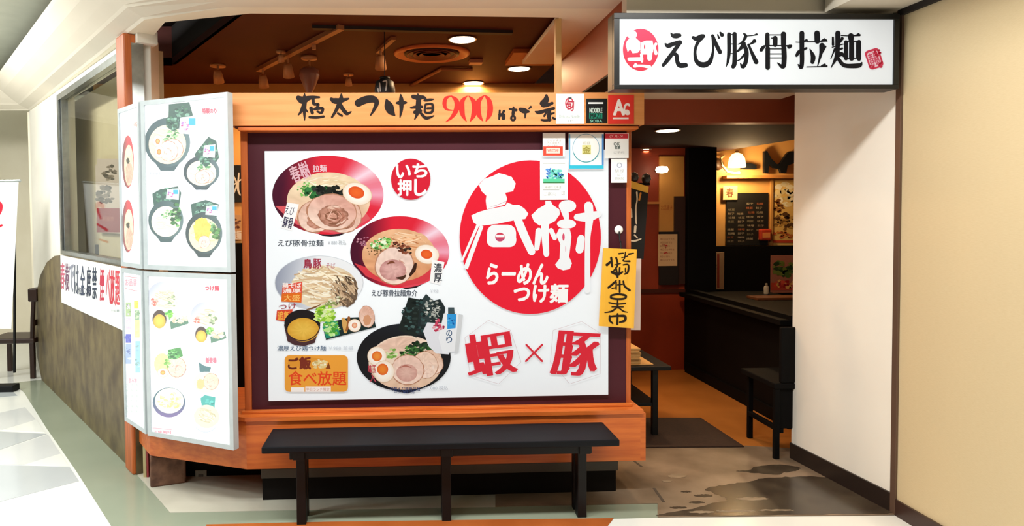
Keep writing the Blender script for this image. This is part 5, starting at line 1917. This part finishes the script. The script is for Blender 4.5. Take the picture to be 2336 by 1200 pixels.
def behind(name, label, cat, s_a, s_b, z_a, z_b, out, m, draw=None):
    t = thing(name, label, cat, lwp((s_a + s_b) / 2, z_a, out))
    prism('sheet', [lwp(s_a, z_a, out), lwp(s_b, z_a, out), lwp(s_b, z_b, out), lwp(s_a, z_b, out)], -WN * .006, m, t)
    if draw:
        p = Print(A0 + WN * out, WN, lift=.0006)
        draw(p)
        p.build('print', P_INK, t)
    return t


sa, za2 = lw(221, 530, -.26)
sb, zb3 = lw(275, 362, -.26)


def d_bird(p):
    p.rect(221, 362, 275, 475, '#cdb8ac')
    bits(p, 250, 395, 14, 18, ['#6a5a50', '#8a7868', '#4a4038'], 24, 6, 181)
    bits(p, 240, 445, 20, 22, ['#5a5048', '#3a3430', '#7a6c60'], 40, 8, 182)
    p.rect(221, 475, 275, 530, '#93303c')
    p.text('新発売', 234, 494, 260, 504, '#b86a5a')


behind('window_poster', 'poster with dark foliage and a red lower band behind the window glass', 'poster', sa, sb, za2, zb3, -.26, mat('window_poster_paper', '#c8b4a8', .6), d_bird)
# chair at the far left
cl = onz(76, 863, 0)
CH = mat('dark_brown_chair_wood', '#3a221a', .4, '#2e1a13', 6)
che = thing('dining_chair', 'dark brown wooden chair beside the brown low wall', 'chair', (cl.x - .2, cl.y, 0))
Yc = cl.y
xb = cl.x
zseat = at(20, 772, Yc).z
ztopc = at(75, 658, Yc).z
for x, y in ((xb, Yc), (xb, Yc + .36), (xb - .42, Yc), (xb - .42, Yc + .36)):
    box('leg', x - .022, x + .022, y - .02, y + .02, 0, zseat - .03, CH, che, .004)
box('seat', xb - .46, xb + .03, Yc - .03, Yc + .4, zseat - .05, zseat, CH, che, .01)
for y in (Yc, Yc + .36):
    bm = bmesh.new()
    tube_bm(bm, [(xb - .0, y, zseat - .02), (xb + .01, y, zseat + .2), (xb + .03, y, ztopc - .02)], .021, 8)
    bm_obj('back_post', bm, CH, che)
box('top_rail', xb - .02, xb + .07, Yc - .03, Yc + .4, ztopc - .13, ztopc, CH, che, .012)
box('back_slat', xb + .0, xb + .025, Yc, Yc + .36, zseat + .12, zseat + .18, CH, che, .004)

# roll-up banner stand
YB2 = 6.6
st = thing('rollup_banner', 'white roll up banner stand with red marks at the far left', 'banner stand', (at(0, 760, YB2).x, YB2, 0))
a, b, c, d = at(-90, 416, YB2), at(42, 414, YB2), at(26, 750, YB2), at(-90, 750, YB2)
prism('sheet', [a, b, c, d], (0, .004, 0), LWB, st)
tube('top_bar', [at(-95, 414, YB2), at(47, 412, YB2)], .012, ALU, st, 8)
tube('pole', [at(34, 413, YB2 + .03), at(33, 850, YB2 + .03)], .012, BLACK, st, 8)
zb0 = at(0, 752, YB2).z
box('base', d.x, c.x + .03, YB2 - .06, YB2 + .06, 0, .06, BLACK, st, .006)
p = Print((0, YB2, 0), (0, -1, 0), lift=.001)
p.strokes('#d8243c', [[(-20, 470, 12), (-2, 465, 12), (0, 480, 10), (-10, 500, 6)], [(-30, 530, 8), (4, 514, 5)], [(-30, 560, 6), (-2, 552, 4)]])
p.build('print', P_INK, st)
